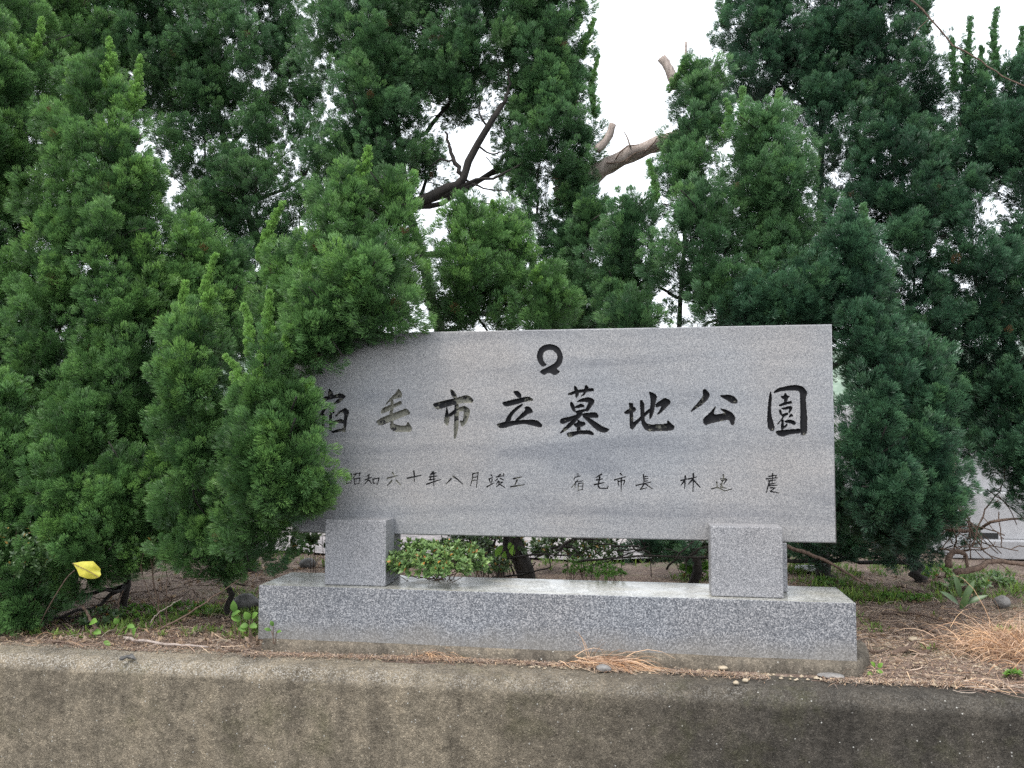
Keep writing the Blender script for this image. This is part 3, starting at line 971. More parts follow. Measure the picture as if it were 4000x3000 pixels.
def juniper(label, base, lobes, tips, mat, seed, trunk_r=.06, group=None, forks=2, limbs=True, dens=1.0, spray=.215, blades=60, name="juniper_tree", extra=None):
    rg = np.random.default_rng(seed)
    root = empty(name, tuple(base), label, "tree", group)
    parts = []
    cs = []
    for lb in lobes:
        x, y, hx, hy, Y = lb[:5]
        o = lb[5] if len(lb) > 5 else {}
        c = vy(x, y, Y)
        k = np.linalg.norm(vy(x + 1, y, Y) - c)
        rx, rz = hx * k, hy * k
        cs.append((c, rx, rz, o))
        parts.append(lobe_tufts(c, rx, min(rx * o.get('dy', 1.0), .75), rz, o.get('lean', 0.0), rg, dens * o.get('dens', 1.0), o.get('spray', spray), o.get('flame', True), o.get('fill', .36)))
    for x0, y0, x1, y1, Y, r in tips:
        c = vy(x0, y0, Y)
        k = np.linalg.norm(vy(x0 + 1, y0, Y) - c)
        parts.append(leader(c, vy(x1, y1, Y), r * k, rg))
    cat = [np.concatenate([p[i] for p in parts]) for i in range(5)]
    far = np.median(cat[0][:, 1]) > 1.2
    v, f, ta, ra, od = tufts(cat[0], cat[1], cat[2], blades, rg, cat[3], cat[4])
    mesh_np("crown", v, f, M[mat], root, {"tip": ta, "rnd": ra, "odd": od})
    # trunk and limbs carrying the lobes
    g = Geo()
    base = np.asarray(base, float)
    topc = max(cs, key=lambda q: q[0][2] + q[2])
    tt = topc[0] + np.array([0, 0, topc[2] * .6])
    midp = base * .5 + tt * .5 + np.array([rg.normal(0, .08), .05, 0])
    main = curve_pts([base - np.array([0, 0, .08]), base + np.array([0, 0, .25]), midp, tt], 18, .03)
    g.tube(main, [trunk_r * (1.25 if i == 0 else 1) * (1 - .85 * i / (len(main) - 1)) for i in range(len(main))], 9, bump=.08)
    if limbs:
        for c, rx, rz, o in cs:
            if c is topc[0]:
                continue
            zz = [p[2] for p in main]
            zt = max(base[2] + .15, min(c[2] - rz * .9, tt[2] - .2))
            j = int(np.argmin([abs(z - zt) for z in zz]))
            s = np.asarray(main[j])
            e = c + np.array([0, 0, rz * .55])
            m1 = s * .55 + c * .45 + np.array([0, .03, -.10])
            L = curve_pts([s, m1, c - np.array([0, 0, rz * .3]), e], 12, .015)
            r0 = max(.012, trunk_r * .5 * (1 - .6 * j / len(main)))
            g.tube(L, [r0 * (1 - .8 * i / (len(L) - 1)) for i in range(len(L))], 6, bump=.1)
            for q in range(7):                  # side twigs inside the lobe
                i0 = rg.integers(len(L) // 2, len(L))
                p0 = np.asarray(L[i0])
                dv = norm(np.array([rg.normal(), rg.normal(), rg.normal() + .5])) * rx * .8
                g.tube(curve_pts([p0, p0 + dv * .5 + rg.normal(0, .02, 3), p0 + dv], 5), [.006, .005, .004, .003, .002][:5] if False else .0045, 4)
    g.build("trunk", M['bark'], root, smooth=True)
    return root

LB = lambda x0, y0, x1, y1, Y, **o: ((x0 + x1) / 2, (y0 + y1) / 2, (x1 - x0) / 2, (y1 - y0) / 2, Y, o)
GRP = "junipers planted in a row behind the stone"

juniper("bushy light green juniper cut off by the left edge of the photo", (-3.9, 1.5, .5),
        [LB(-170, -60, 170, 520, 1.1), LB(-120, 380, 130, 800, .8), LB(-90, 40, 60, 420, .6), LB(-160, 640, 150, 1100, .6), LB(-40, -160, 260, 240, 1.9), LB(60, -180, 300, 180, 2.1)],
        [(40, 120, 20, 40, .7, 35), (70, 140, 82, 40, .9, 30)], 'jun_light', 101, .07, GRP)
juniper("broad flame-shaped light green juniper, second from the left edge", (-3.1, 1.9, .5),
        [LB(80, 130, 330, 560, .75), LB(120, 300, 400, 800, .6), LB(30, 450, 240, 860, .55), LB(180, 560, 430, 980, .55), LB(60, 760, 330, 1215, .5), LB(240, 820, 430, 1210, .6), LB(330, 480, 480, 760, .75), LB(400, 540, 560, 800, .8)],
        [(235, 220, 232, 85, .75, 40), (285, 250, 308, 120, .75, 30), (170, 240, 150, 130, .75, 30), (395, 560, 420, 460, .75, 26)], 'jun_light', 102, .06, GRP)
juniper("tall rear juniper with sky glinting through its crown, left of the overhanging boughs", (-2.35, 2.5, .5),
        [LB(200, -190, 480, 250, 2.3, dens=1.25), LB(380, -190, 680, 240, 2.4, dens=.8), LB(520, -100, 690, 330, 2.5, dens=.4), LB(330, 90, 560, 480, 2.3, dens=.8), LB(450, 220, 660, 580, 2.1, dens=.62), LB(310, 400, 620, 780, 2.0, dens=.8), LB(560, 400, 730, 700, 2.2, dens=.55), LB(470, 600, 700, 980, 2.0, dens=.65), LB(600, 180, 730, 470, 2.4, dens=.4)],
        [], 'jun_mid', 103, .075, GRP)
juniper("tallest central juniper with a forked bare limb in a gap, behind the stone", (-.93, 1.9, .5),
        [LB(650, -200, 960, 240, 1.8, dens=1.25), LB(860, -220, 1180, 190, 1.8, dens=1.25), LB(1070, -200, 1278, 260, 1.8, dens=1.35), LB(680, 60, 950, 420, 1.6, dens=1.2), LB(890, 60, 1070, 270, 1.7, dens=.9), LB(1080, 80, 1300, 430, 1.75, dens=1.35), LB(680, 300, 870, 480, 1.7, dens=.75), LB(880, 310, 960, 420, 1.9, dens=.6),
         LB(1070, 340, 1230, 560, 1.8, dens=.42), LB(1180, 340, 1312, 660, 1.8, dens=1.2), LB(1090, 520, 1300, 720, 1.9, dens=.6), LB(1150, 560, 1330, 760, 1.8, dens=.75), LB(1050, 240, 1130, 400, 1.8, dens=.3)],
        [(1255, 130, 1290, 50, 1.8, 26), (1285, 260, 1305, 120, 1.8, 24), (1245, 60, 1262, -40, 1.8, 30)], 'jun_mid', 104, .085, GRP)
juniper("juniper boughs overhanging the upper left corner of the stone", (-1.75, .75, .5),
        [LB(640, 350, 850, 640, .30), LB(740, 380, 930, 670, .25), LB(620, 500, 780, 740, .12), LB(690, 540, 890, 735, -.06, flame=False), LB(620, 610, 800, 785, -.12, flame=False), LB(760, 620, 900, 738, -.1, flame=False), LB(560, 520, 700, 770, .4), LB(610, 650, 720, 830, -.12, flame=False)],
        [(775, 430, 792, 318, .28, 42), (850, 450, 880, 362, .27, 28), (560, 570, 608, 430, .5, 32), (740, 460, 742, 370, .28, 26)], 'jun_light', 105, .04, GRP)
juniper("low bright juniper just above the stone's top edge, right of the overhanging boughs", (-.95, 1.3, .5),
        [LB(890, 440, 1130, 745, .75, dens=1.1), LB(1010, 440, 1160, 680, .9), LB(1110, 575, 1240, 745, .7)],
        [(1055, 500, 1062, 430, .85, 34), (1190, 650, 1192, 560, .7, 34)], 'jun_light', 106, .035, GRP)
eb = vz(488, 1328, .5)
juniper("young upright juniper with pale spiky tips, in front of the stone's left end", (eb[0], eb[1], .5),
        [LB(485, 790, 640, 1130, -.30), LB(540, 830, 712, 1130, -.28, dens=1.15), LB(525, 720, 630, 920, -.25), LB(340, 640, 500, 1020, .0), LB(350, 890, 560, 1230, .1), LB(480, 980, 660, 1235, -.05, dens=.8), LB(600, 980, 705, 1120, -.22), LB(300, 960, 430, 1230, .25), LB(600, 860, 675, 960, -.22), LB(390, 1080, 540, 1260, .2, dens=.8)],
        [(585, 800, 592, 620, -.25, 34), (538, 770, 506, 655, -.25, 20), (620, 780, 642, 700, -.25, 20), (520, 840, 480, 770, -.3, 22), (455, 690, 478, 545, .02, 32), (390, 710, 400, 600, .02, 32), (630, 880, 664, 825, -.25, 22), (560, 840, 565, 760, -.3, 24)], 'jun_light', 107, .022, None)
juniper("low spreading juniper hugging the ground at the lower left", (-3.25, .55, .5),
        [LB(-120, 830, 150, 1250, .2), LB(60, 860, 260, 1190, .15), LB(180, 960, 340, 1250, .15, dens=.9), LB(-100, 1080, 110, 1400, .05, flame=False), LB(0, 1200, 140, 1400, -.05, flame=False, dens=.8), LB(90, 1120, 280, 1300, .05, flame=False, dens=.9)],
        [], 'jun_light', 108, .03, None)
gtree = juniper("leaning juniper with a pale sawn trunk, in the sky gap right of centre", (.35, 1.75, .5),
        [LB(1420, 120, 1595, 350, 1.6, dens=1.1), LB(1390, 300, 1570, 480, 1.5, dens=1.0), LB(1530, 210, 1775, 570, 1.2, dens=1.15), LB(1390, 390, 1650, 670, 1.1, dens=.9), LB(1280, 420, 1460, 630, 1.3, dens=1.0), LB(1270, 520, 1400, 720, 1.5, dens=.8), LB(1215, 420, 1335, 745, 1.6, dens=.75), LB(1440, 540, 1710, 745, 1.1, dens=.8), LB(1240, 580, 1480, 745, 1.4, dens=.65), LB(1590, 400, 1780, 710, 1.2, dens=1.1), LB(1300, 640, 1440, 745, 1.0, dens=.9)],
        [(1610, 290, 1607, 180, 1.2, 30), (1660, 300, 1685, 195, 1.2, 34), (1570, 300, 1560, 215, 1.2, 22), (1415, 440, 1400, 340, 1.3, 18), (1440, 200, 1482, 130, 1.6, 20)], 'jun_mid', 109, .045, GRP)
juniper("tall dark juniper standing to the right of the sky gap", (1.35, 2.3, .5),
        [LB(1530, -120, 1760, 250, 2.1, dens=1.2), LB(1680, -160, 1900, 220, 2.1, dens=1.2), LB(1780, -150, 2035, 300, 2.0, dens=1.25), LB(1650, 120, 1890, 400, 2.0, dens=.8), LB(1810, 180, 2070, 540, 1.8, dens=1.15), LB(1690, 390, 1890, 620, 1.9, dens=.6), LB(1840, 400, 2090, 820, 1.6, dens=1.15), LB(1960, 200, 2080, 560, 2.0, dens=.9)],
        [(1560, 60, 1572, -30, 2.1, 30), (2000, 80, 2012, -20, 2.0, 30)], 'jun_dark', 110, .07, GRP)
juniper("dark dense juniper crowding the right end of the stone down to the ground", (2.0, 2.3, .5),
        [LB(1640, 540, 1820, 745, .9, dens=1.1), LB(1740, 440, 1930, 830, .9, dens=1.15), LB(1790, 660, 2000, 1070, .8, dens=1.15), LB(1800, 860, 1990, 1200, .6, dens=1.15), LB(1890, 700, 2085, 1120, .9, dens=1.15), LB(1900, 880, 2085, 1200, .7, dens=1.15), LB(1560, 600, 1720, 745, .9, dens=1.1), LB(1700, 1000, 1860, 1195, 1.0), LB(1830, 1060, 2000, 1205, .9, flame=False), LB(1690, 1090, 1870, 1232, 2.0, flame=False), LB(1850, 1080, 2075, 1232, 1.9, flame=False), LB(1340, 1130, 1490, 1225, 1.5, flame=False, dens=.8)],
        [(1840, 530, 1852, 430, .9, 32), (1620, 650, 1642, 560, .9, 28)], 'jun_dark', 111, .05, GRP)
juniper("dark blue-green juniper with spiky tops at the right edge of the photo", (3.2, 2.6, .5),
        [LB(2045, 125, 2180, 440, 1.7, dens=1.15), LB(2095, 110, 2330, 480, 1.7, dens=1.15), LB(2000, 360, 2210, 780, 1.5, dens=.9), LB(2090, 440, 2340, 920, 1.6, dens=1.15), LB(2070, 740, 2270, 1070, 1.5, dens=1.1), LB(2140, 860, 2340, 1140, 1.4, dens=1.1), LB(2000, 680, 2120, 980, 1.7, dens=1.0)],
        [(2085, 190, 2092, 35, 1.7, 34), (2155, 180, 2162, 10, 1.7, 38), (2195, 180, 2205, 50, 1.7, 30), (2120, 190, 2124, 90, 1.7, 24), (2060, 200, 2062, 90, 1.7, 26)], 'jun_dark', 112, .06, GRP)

# bare limbs and the pale sawn trunk that show in the gaps
def branch(parent, ctrl, r, mat, n=14, wob=.01, seg=8, name="branch"):
    g = Geo()
    p = curve_pts(ctrl, n, wob)
    m = len(p) - 1
    rr = [r[0] + (r[1] - r[0]) * i / m for i in range(m + 1)]
    g.tube(p, rr, seg, bump=.12)
    return g.build(name, mat, parent, smooth=True)
center = [o for o in COL.objects if o.get("label", "").startswith("tallest central")][0]
lb_ = lambda Y, *p: [vy(x, y, Y) for x, y in p]
branch(center, lb_(1.55, (800, 500), (900, 440), (965, 408), (1000, 385), (1030, 310), (1085, 225)), (.045, .02), M['bark'])
branch(center, lb_(1.55, (1000, 385), (975, 330), (962, 285)), (.02, .008), M['bark'])
branch(center, lb_(1.55, (940, 425), (1010, 395), (1080, 380), (1130, 350)), (.016, .006), M['bark'])
branch(gtree, lb_(1.9, (1235, 700), (1300, 650), (1345, 615), (1420, 570), (1500, 520)), (.035, .014), M['bark'])
branch(gtree, lb_(1.9, (1240, 690), (1228, 640), (1262, 640)), (.018, .010), M['bark'])
branch(gtree, lb_(1.6, (1440, 310), (1490, 325), (1520, 290), (1540, 230)), (.028, .014), M['bark'])
tk = branch(gtree, lb_(1.9, (1200, 420), (1290, 368), (1360, 330), (1440, 300), (1560, 250)), (.062, .035), M['pale_bark'], 16, .012, 10, "sawn_trunk")
branch(gtree, lb_(1.6, (1288, 325), (1312, 300), (1324, 268)), (.030, .027), M['pale_bark'], 8, .0, 8, "stub")
branch(gtree, lb_(1.9, (1460, 190), (1445, 150), (1430, 125)), (.034, .036), M['pale_bark'], 8, .0, 8, "stub")
branch(gtree, lb_(1.9, (1480, 140), (1482, 90)), (.012, .010), M['pale_bark'], 6, .0, 6, "stub")
branch(gtree, lb_(1.85, (1362, 318), (1354, 295), (1348, 285)), (.008, .004), M['pale_bark'], 6, .0, 6, "stub")

branch(gtree, lb_(1.95, (1200, 440), (1290, 385), (1350, 350), (1420, 322), (1470, 305)), (.040, .022), M['pale_bark'], 16, .014, 9, "sawn_trunk")
for k_, (a_, b_, c_) in enumerate([((1330, 345), (1350, 318), (1380, 312)), ((1350, 352), (1372, 330), (1410, 322)), ((1310, 352), (1340, 350), (1362, 338)), ((1390, 330), (1420, 300), (1450, 296))]):
    branch(gtree, lb_(1.83, a_, b_, c_), (.006, .003), M['twig'], 8, .006, 5, "twig")
for ctrl_, r_ in [(((965, 408), (1010, 432), (1060, 440)), (.012, .004)), (((1030, 310), (1060, 330), (1095, 325)), (.010, .003)), (((1085, 225), (1100, 190), (1098, 150)), (.016, .006)), (((1000, 385), (1045, 405), (1100, 415)), (.010, .003)), (((985, 350), (955, 345), (930, 360)), (.010, .003)), (((1050, 270), (1035, 235), (1040, 205)), (.009, .003))]:
    branch(center, lb_(1.55, *ctrl_), r_, M['bark'], 9, .01, 6, "twig")
edge_ = [o for o in COL.objects if o.get("label", "").startswith("dark blue-green")][0]
branch(edge_, lb_(1.2, (1955, -10), (2010, 40), (2060, 100), (2120, 130), (2165, 165), (2230, 195)), (.006, .004), M['twig'], 18, .008, 6, "bare_twig")
branch(edge_, lb_(1.2, (2010, 40), (1985, 60), (1975, 80)), (.003, .002), M['twig'], 6, .003, 5, "bare_twig")
# ------------------------------------------------------------------ small plants, litter and things behind
def leaf_cloud(pos, axis, n, L, W, rg, spread=60, cup=.25, odd_frac=.04):
    """whorls of pointed oval leaves: 2 quads folded along a midrib"""
    V_, F_, T_, R_, O_ = [], [], [], [], []
    b = 0
    for p, a in zip(pos, axis):
        a = norm(np.asarray(a, float))
        ref = np.array([0, 0, 1.0]) if abs(a[2]) < .9 else np.array([1.0, 0, 0])
        u = norm(np.cross(a, ref)); w = np.cross(a, u)
        r = rg.random()
        ph0 = rg.random() * 6.28
        for k in range(n):
            an = ph0 + 2 * math.pi * k / n + rg.normal(0, .25)
            el = math.radians(spread + rg.normal(0, 14)) * (.55 + .45 * (k % 2))
            rad = u * math.cos(an) + w * math.sin(an)
            d = norm(a * math.cos(el) + rad * math.sin(el))
            s = norm(np.cross(d, a) + rg.normal(0, .15, 3))
            nn = np.cross(s, d)
            l = L * (.7 + .5 * rg.random()); wd = W * (.8 + .4 * rg.random())
            mid = p + d * l * .5
            pts = [p, mid - s * wd + nn * wd * cup, p + d * l - nn * l * .08, mid + s * wd + nn * wd * cup, mid]
            V_ += pts
            F_ += [(b, b + 1, b + 2, b + 4), (b, b + 4, b + 2, b + 3)]
            T_ += [.2, .7, 1, .7, .5]
            R_ += [min(1, max(0, r * .6 + rg.random() * .4))] * 5
            O_ += [1.0 if rg.random() < odd_frac else 0.0] * 5
            b += 5
    return np.array(V_), np.array(F_), {"tip": T_, "rnd": R_, "odd": O_}

def bush(name, label, cat, c, r, nw, mat, seed, base, leaf=(.030, .0075), per=7, odd=.05, spread=58, group=None, nstem=16, up=.7):
    rg = np.random.default_rng(seed)
    root = empty(name, base, label, cat, group)
    d = norm(rg.normal(size=(nw, 3)))
    d[:, 2] = np.abs(d[:, 2]) * 1.2 - .3
    d = norm(d)
    rr = (.5 + .5 * rg.random(nw) ** .5) * (.72 + .56 * vnoise(d * 2.2, 1.0, seed))
    pos = np.asarray(c) + d * np.asarray(r) * rr[:, None]
    ax = norm(d + np.array([0, 0, up]) + rg.normal(0, .25, (nw, 3)))
    v, f, at = leaf_cloud(pos, ax, per, leaf[0], leaf[1], rg, spread, odd_frac=odd)
    mesh_np("foliage", v, f, M[mat], root, at)
    g = Geo()
    k = max(1, nw // max(1, nstem))
    for i in range(0, nw, k):                   # arching stems that fork near the leaves
        b0 = np.asarray(base) + rg.normal(0, .03, 3) * np.array([1, .7, 0])
        m1 = b0 * .4 + pos[i] * .6 + rg.normal(0, .03, 3) - np.array([0, 0, .035])
        pts = curve_pts([b0, m1, pos[i]], 8, .004)
        g.tube(pts, [.0032 * (1 - .55 * j / (len(pts) - 1)) for j in range(len(pts))], 5)
        for j in range(2):
            o = pos[(i + 1 + j) % nw]
            if np.linalg.norm(o - m1) < .16:
                g.tube(curve_pts([m1, (m1 + o) / 2 - np.array([0, 0, .01]), o], 5), .0016, 4)
    g.build("stem", M['twig'], root)
    return root

bush("azalea_bush", "low green azalea with a few orange leaves, spreading over the plinth", "bush",
     vy(938, 1222, -.04), (.275, .17, .125), 520, 'azalea', 201, (vy(950, 1262, .1)[0], .1, .8215), (.031, .0078), 7, .022)
bush("azalea_bush", "small azalea sprig drooping behind the plinth just right of the green azalea", "bush",
     vy(1065, 1225, .36), (.09, .07, .06), 60, 'azalea_dark', 202, (vy(1065, 1240, .36)[0], .4, .5), (.028, .007), 6, .1)
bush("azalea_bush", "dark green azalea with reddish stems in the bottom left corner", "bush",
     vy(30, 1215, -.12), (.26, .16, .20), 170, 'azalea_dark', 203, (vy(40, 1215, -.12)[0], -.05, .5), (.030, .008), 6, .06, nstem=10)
bush("broadleaf_shrub", "thin dark broadleaf shrub glimpsed between the left support block and the young juniper", "shrub",
     vy(680, 1180, .75), (.16, .14, .16), 80, 'azalea_dark', 204, (vy(690, 1230, .75)[0], .75, .5), (.05, .013), 6, .03, nstem=4)
bush("broadleaf_shrub", "bright yellow-green shrub glimpsed through the junipers left of the stone", "shrub",
     vy(455, 960, 5.0), (.9, .6, .8), 320, 'weed', 205, (vy(455, 960, 5.0)[0], 5.0, .5), (.10, .03), 6, .02)
bush("azalea_bush", "sparse azalea stem with pale whorled leaves under the young juniper", "bush",
     vy(330, 1195, .1), (.12, .1, .09), 26, 'azalea_dark', 206, (vy(345, 1290, .1)[0], .12, .5), (.03, .008), 6, .05, nstem=4)
bush("leafy_twig", "dark leafy twigs hanging below the stone beside the left support block", "twig",
     vy(1000, 1180, .7), (.16, .1, .07), 40, 'azalea_dark', 207, (vy(1010, 1230, .7)[0], .72, .5), (.035, .008), 6, .0, nstem=5)
bush("ground_fern", "feathery green seedling behind the plinth, midway between the two support blocks", "plant",
     vy(1310, 1238, .27), (.10, .06, .055), 90, 'grass_leaf', 208, (vy(1310, 1240, .3)[0], .32, .62), (.022, .0032), 9, .0, 70, nstem=5)
bush("ground_fern", "small feathery green seedling just left of the taller one behind the plinth", "plant",
     vy(1245, 1232, .40), (.07, .05, .07), 50, 'grass_leaf', 209, (vy(1245, 1240, .42)[0], .44, .6), (.02, .003), 9, .0, 70, nstem=5)

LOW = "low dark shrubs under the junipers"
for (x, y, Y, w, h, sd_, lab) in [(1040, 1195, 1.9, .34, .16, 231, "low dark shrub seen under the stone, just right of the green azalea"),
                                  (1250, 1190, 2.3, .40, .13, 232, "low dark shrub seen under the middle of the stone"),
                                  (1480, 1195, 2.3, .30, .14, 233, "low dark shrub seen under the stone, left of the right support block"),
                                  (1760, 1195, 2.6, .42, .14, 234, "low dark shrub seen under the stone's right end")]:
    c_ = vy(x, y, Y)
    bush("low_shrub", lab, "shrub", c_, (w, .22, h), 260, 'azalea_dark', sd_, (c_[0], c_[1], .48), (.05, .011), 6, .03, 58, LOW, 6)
# azalea stems reaching out of the corner bush: belongs to the corner azalea
def blade_leaf(g, p, d, up, L, W, bend=.3, attr=(.3, 1.0), n=6, wave=0.0, shape=.8):
    """one broad leaf as a strip of quads"""
    d = norm(np.asarray(d, float)); up = norm(np.asarray(up, float))
    s = norm(np.cross(d, up)); nn = np.cross(s, d)
    vs, at = [], []
    for i in range(n + 1):
        t = i / n
        w = W * (math.sin(math.pi * min(1, .06 + t * .94)) ** shape)
        c = np.asarray(p) + d * L * t - nn * bend * L * t * t + nn * wave * math.sin(t * 9) * L
        vs += [c - s * w + nn * w * .25, c, c + s * w + nn * w * .25]
        at += [attr[0] + (attr[1] - attr[0]) * t] * 3
    fs = []
    for i in range(n):
        for k in (0, 1):
            fs.append((i * 3 + k, i * 3 + k + 1, i * 3 + 4 + k, i * 3 + 3 + k))
    g.add(vs, fs, at)

# the big yellow leaf on its stalk
def yellow_leaf():
    p0 = vy(158, 1226, -.22)
    root = empty("yellow_leaf", (p0[0], -.1, .5), "single large yellow leaf on a thin reddish stalk at the lower left", "leaf")
    out_ = [(x * .4973 / V, (1900 + y * .4973) / V) for x, y in [(572,603),(640,592),(735,587),(765,608),(785,650),(778,672),(802,690),(785,712),(730,729),(680,726),(635,700),(606,655)]]
    g = Geo()
    P = [vy(x, y, -.22) for x, y in out_]
    c = np.mean(P, 0) + np.array([0, -.012, 0])
    P = [p + np.array([0, .012 * math.sin(i * 1.7), 0]) for i, p in enumerate(P)]
    n = len(P)
    g.add(P + [c], [(i, (i + 1) % n, n) for i in range(n)])
    g.build("blade", M['yellow'], root, smooth=True, attr="tip")
    g = Geo()
    g.tube(curve_pts([P[0] - [0, .004, 0], c - [0, .004, 0], P[7] - [0, .004, 0]], 8), .0016, 5)
    g.build("vein", M["straw"], root)
    g = Geo()
    g.tube(curve_pts([vy(161, 1232, -.22), vy(140, 1254, -.2), vy(95, 1330, -.12), vy(80, 1375, -.08)], 10), .0028, 5)
    g.build("stalk", M['twig'], root)
yellow_leaf()

def weed(label, spots, base, mat, seed, name="weed", stemmed=True, group=None, rnd=.5):
    """spots: (x, y, Y, length, width, dir_x, dir_z)"""
    root = empty(name, base, label, "weed", group)
    st = Geo()
    for (x, y, Y, L, W, dx, dz) in spots:
        p = vy(x, y, Y)
        g = Geo()
        blade_leaf(g, p, (dx, -.35, dz), (0, -.7, .7), L, W * .85, .25)
        o = g.build("leaf", M[mat], root, smooth=True, attr="tip")
        a = o.data.attributes.new("rnd", 'FLOAT', 'POINT')
        a.data.foreach_set("value", np.full(len(o.data.vertices), min(1, max(0, rnd + rng.normal(0, .12))), np.float32))
        if stemmed:
            b0 = np.asarray(base) + rng.normal(0, .008, 3) * np.array([1, 1, 0])
            st.tube(curve_pts([b0, (b0 + p) / 2 + np.array([0, 0, .015]), p], 6), .0022, 5)
    if stemmed:
        st.build("stem", M['twig'], root)
    return root
YW = -.27
weed("broad-leaved weed with an upright leaf at the left foot of the plinth",
     [(508, 1322, YW, .06, .022, -.1, 1), (500, 1330, YW, .06, .02, .8, .6), (520, 1340, YW, .05, .02, -.8, .4), (515, 1355, YW, .05, .016, .7, -.1)], tuple(vy(513, 1392, YW)), 'grass_leaf', 1, rnd=.6)
weed("grey-green rosette weed against the left end of the plinth",
     [(538, 1338, YW, .045, .022, -.3, .8), (545, 1335, YW, .045, .022, .6, .7), (540, 1350, YW, .045, .02, .8, 0), (536, 1352, YW, .04, .02, -.8, .1)], tuple(vy(541, 1385, YW)), 'grass_leaf', 2, rnd=.7)
weed("thin weed with small leaves in front of the plinth's left corner",
     [(590, 1352, YW, .03, .012, -.3, .9), (585, 1362, YW, .035, .012, -.8, .4), (598, 1365, YW, .03, .011, .8, .3)], tuple(vy(590, 1392, YW)), 'grass_leaf', 3, rnd=.5)
weed("trailing vine with round heart-shaped leaves lying along the soil edge at lower left",
     [(195, 1345, -.22, .05, .026, .8, .3), (205, 1362, -.22, .045, .022, .8, -.1), (255, 1347, -.2, .035, .018, -.2, .6), (225, 1385, -.26, .05, .014, .8, -.2), (275, 1352, -.24, .05, .016, .9, .1), (288, 1372, -.28, .045, .022, .3, .8)],
     tuple(vy(240, 1385, -.22)), 'weed', 4, name="vine", rnd=.6)
weed("dark upright weed standing in the red litter right of the plinth",
     [(2074, 1290, .55, .14, .02, -.2, 1), (2080, 1300, .55, .13, .02, .35, 1), (2070, 1305, .55, .12, .02, -.7, .7), (2085, 1305, .55, .12, .018, .8, .6), (2075, 1315, .55, .10, .02, .1, .5)], tuple(vy(2076, 1330, .55)), 'azalea_dark', 5, stemmed=False)
def leafy_patch(label, c, r, nw, mat, seed, leaf, per=5, spread=72):
    bush("weed", label, "weed", c, r, nw, mat, seed, (c[0], c[1], c[2] - .02), leaf, per, .03, spread, nstem=5, up=1.1)
leafy_patch("low leafy weed patch between the upright weed and the fallen branch", vz(2085, 1268, .53), (.16, .12, .05), 34, 'azalea', 221, (.055, .014))
leafy_patch("flat light green weed patch on the soil near the plinth's right corner", vz(1950, 1292, .515), (.17, .10, .022), 60, 'grass_leaf', 222, (.03, .008))
leafy_patch("bright lime broad-leaved weed behind the plinth, left of the right support block", vz(1500, 1236, .55), (.11, .08, .035), 9, 'weed', 223, (.11, .028), 5, 78)
leafy_patch("small leafy weed on the soil behind the plinth's right corner", vz(1790, 1262, .52), (.12, .09, .03), 26, 'grass_leaf', 225, (.04, .010))
leafy_patch("green leafy weed clump beside the arching root", vz(2035, 1240, .53), (.16, .10, .05), 34, 'weed', 226, (.05, .011))
leafy_patch("leafy weed under the hanging tangle of bare branches", vz(2140, 1258, .53), (.18, .10, .05), 34, 'azalea', 227, (.05, .012))
leafy_patch("light green weed patch in the litter below the yellow leaf", vz(300, 1325, .52), (.16, .10, .04), 50, 'grass_leaf', 228, (.03, .008))
leafy_patch("light green weed patch between the yellow leaf and the young juniper's stem", vz(405, 1318, .52), (.15, .10, .04), 46, 'grass_leaf', 229, (.03, .008))
leafy_patch("dark leafy weed clump in the corner under the low juniper", vz(215, 1340, .53), (.12, .08, .06), 34, 'azalea_dark', 230, (.045, .012))
leafy_patch("small green weed close to the dry straw heap's edge", vz(2196, 1462, .515), (.05, .04, .02), 14, 'weed', 224, (.025, .007))
weed("yellow-green broad leaves on a stem under the middle of the stone",
     [(1085, 1178, 1.0, .09, .028, -.5, -.8), (1100, 1172, 1.0, .09, .026, .4, -.9), (1092, 1190, 1.0, .08, .024, -.1, -.9)], tuple(vy(1100, 1250, 1.0)), 'weed', 9, rnd=.9)
weed("small light green weed at the right end of the mortar bed",
     [(1890, 1440, -.18, .03, .012, -.5, .8), (1897, 1442, -.18, .03, .012, .5, .8), (1893, 1450, -.2, .03, .012, .9, .1), (1885, 1455, -.2, .028, .012, -.9, .1)], tuple(vy(1892, 1460, -.2)), 'weed', 10, stemmed=False, rnd=.8)

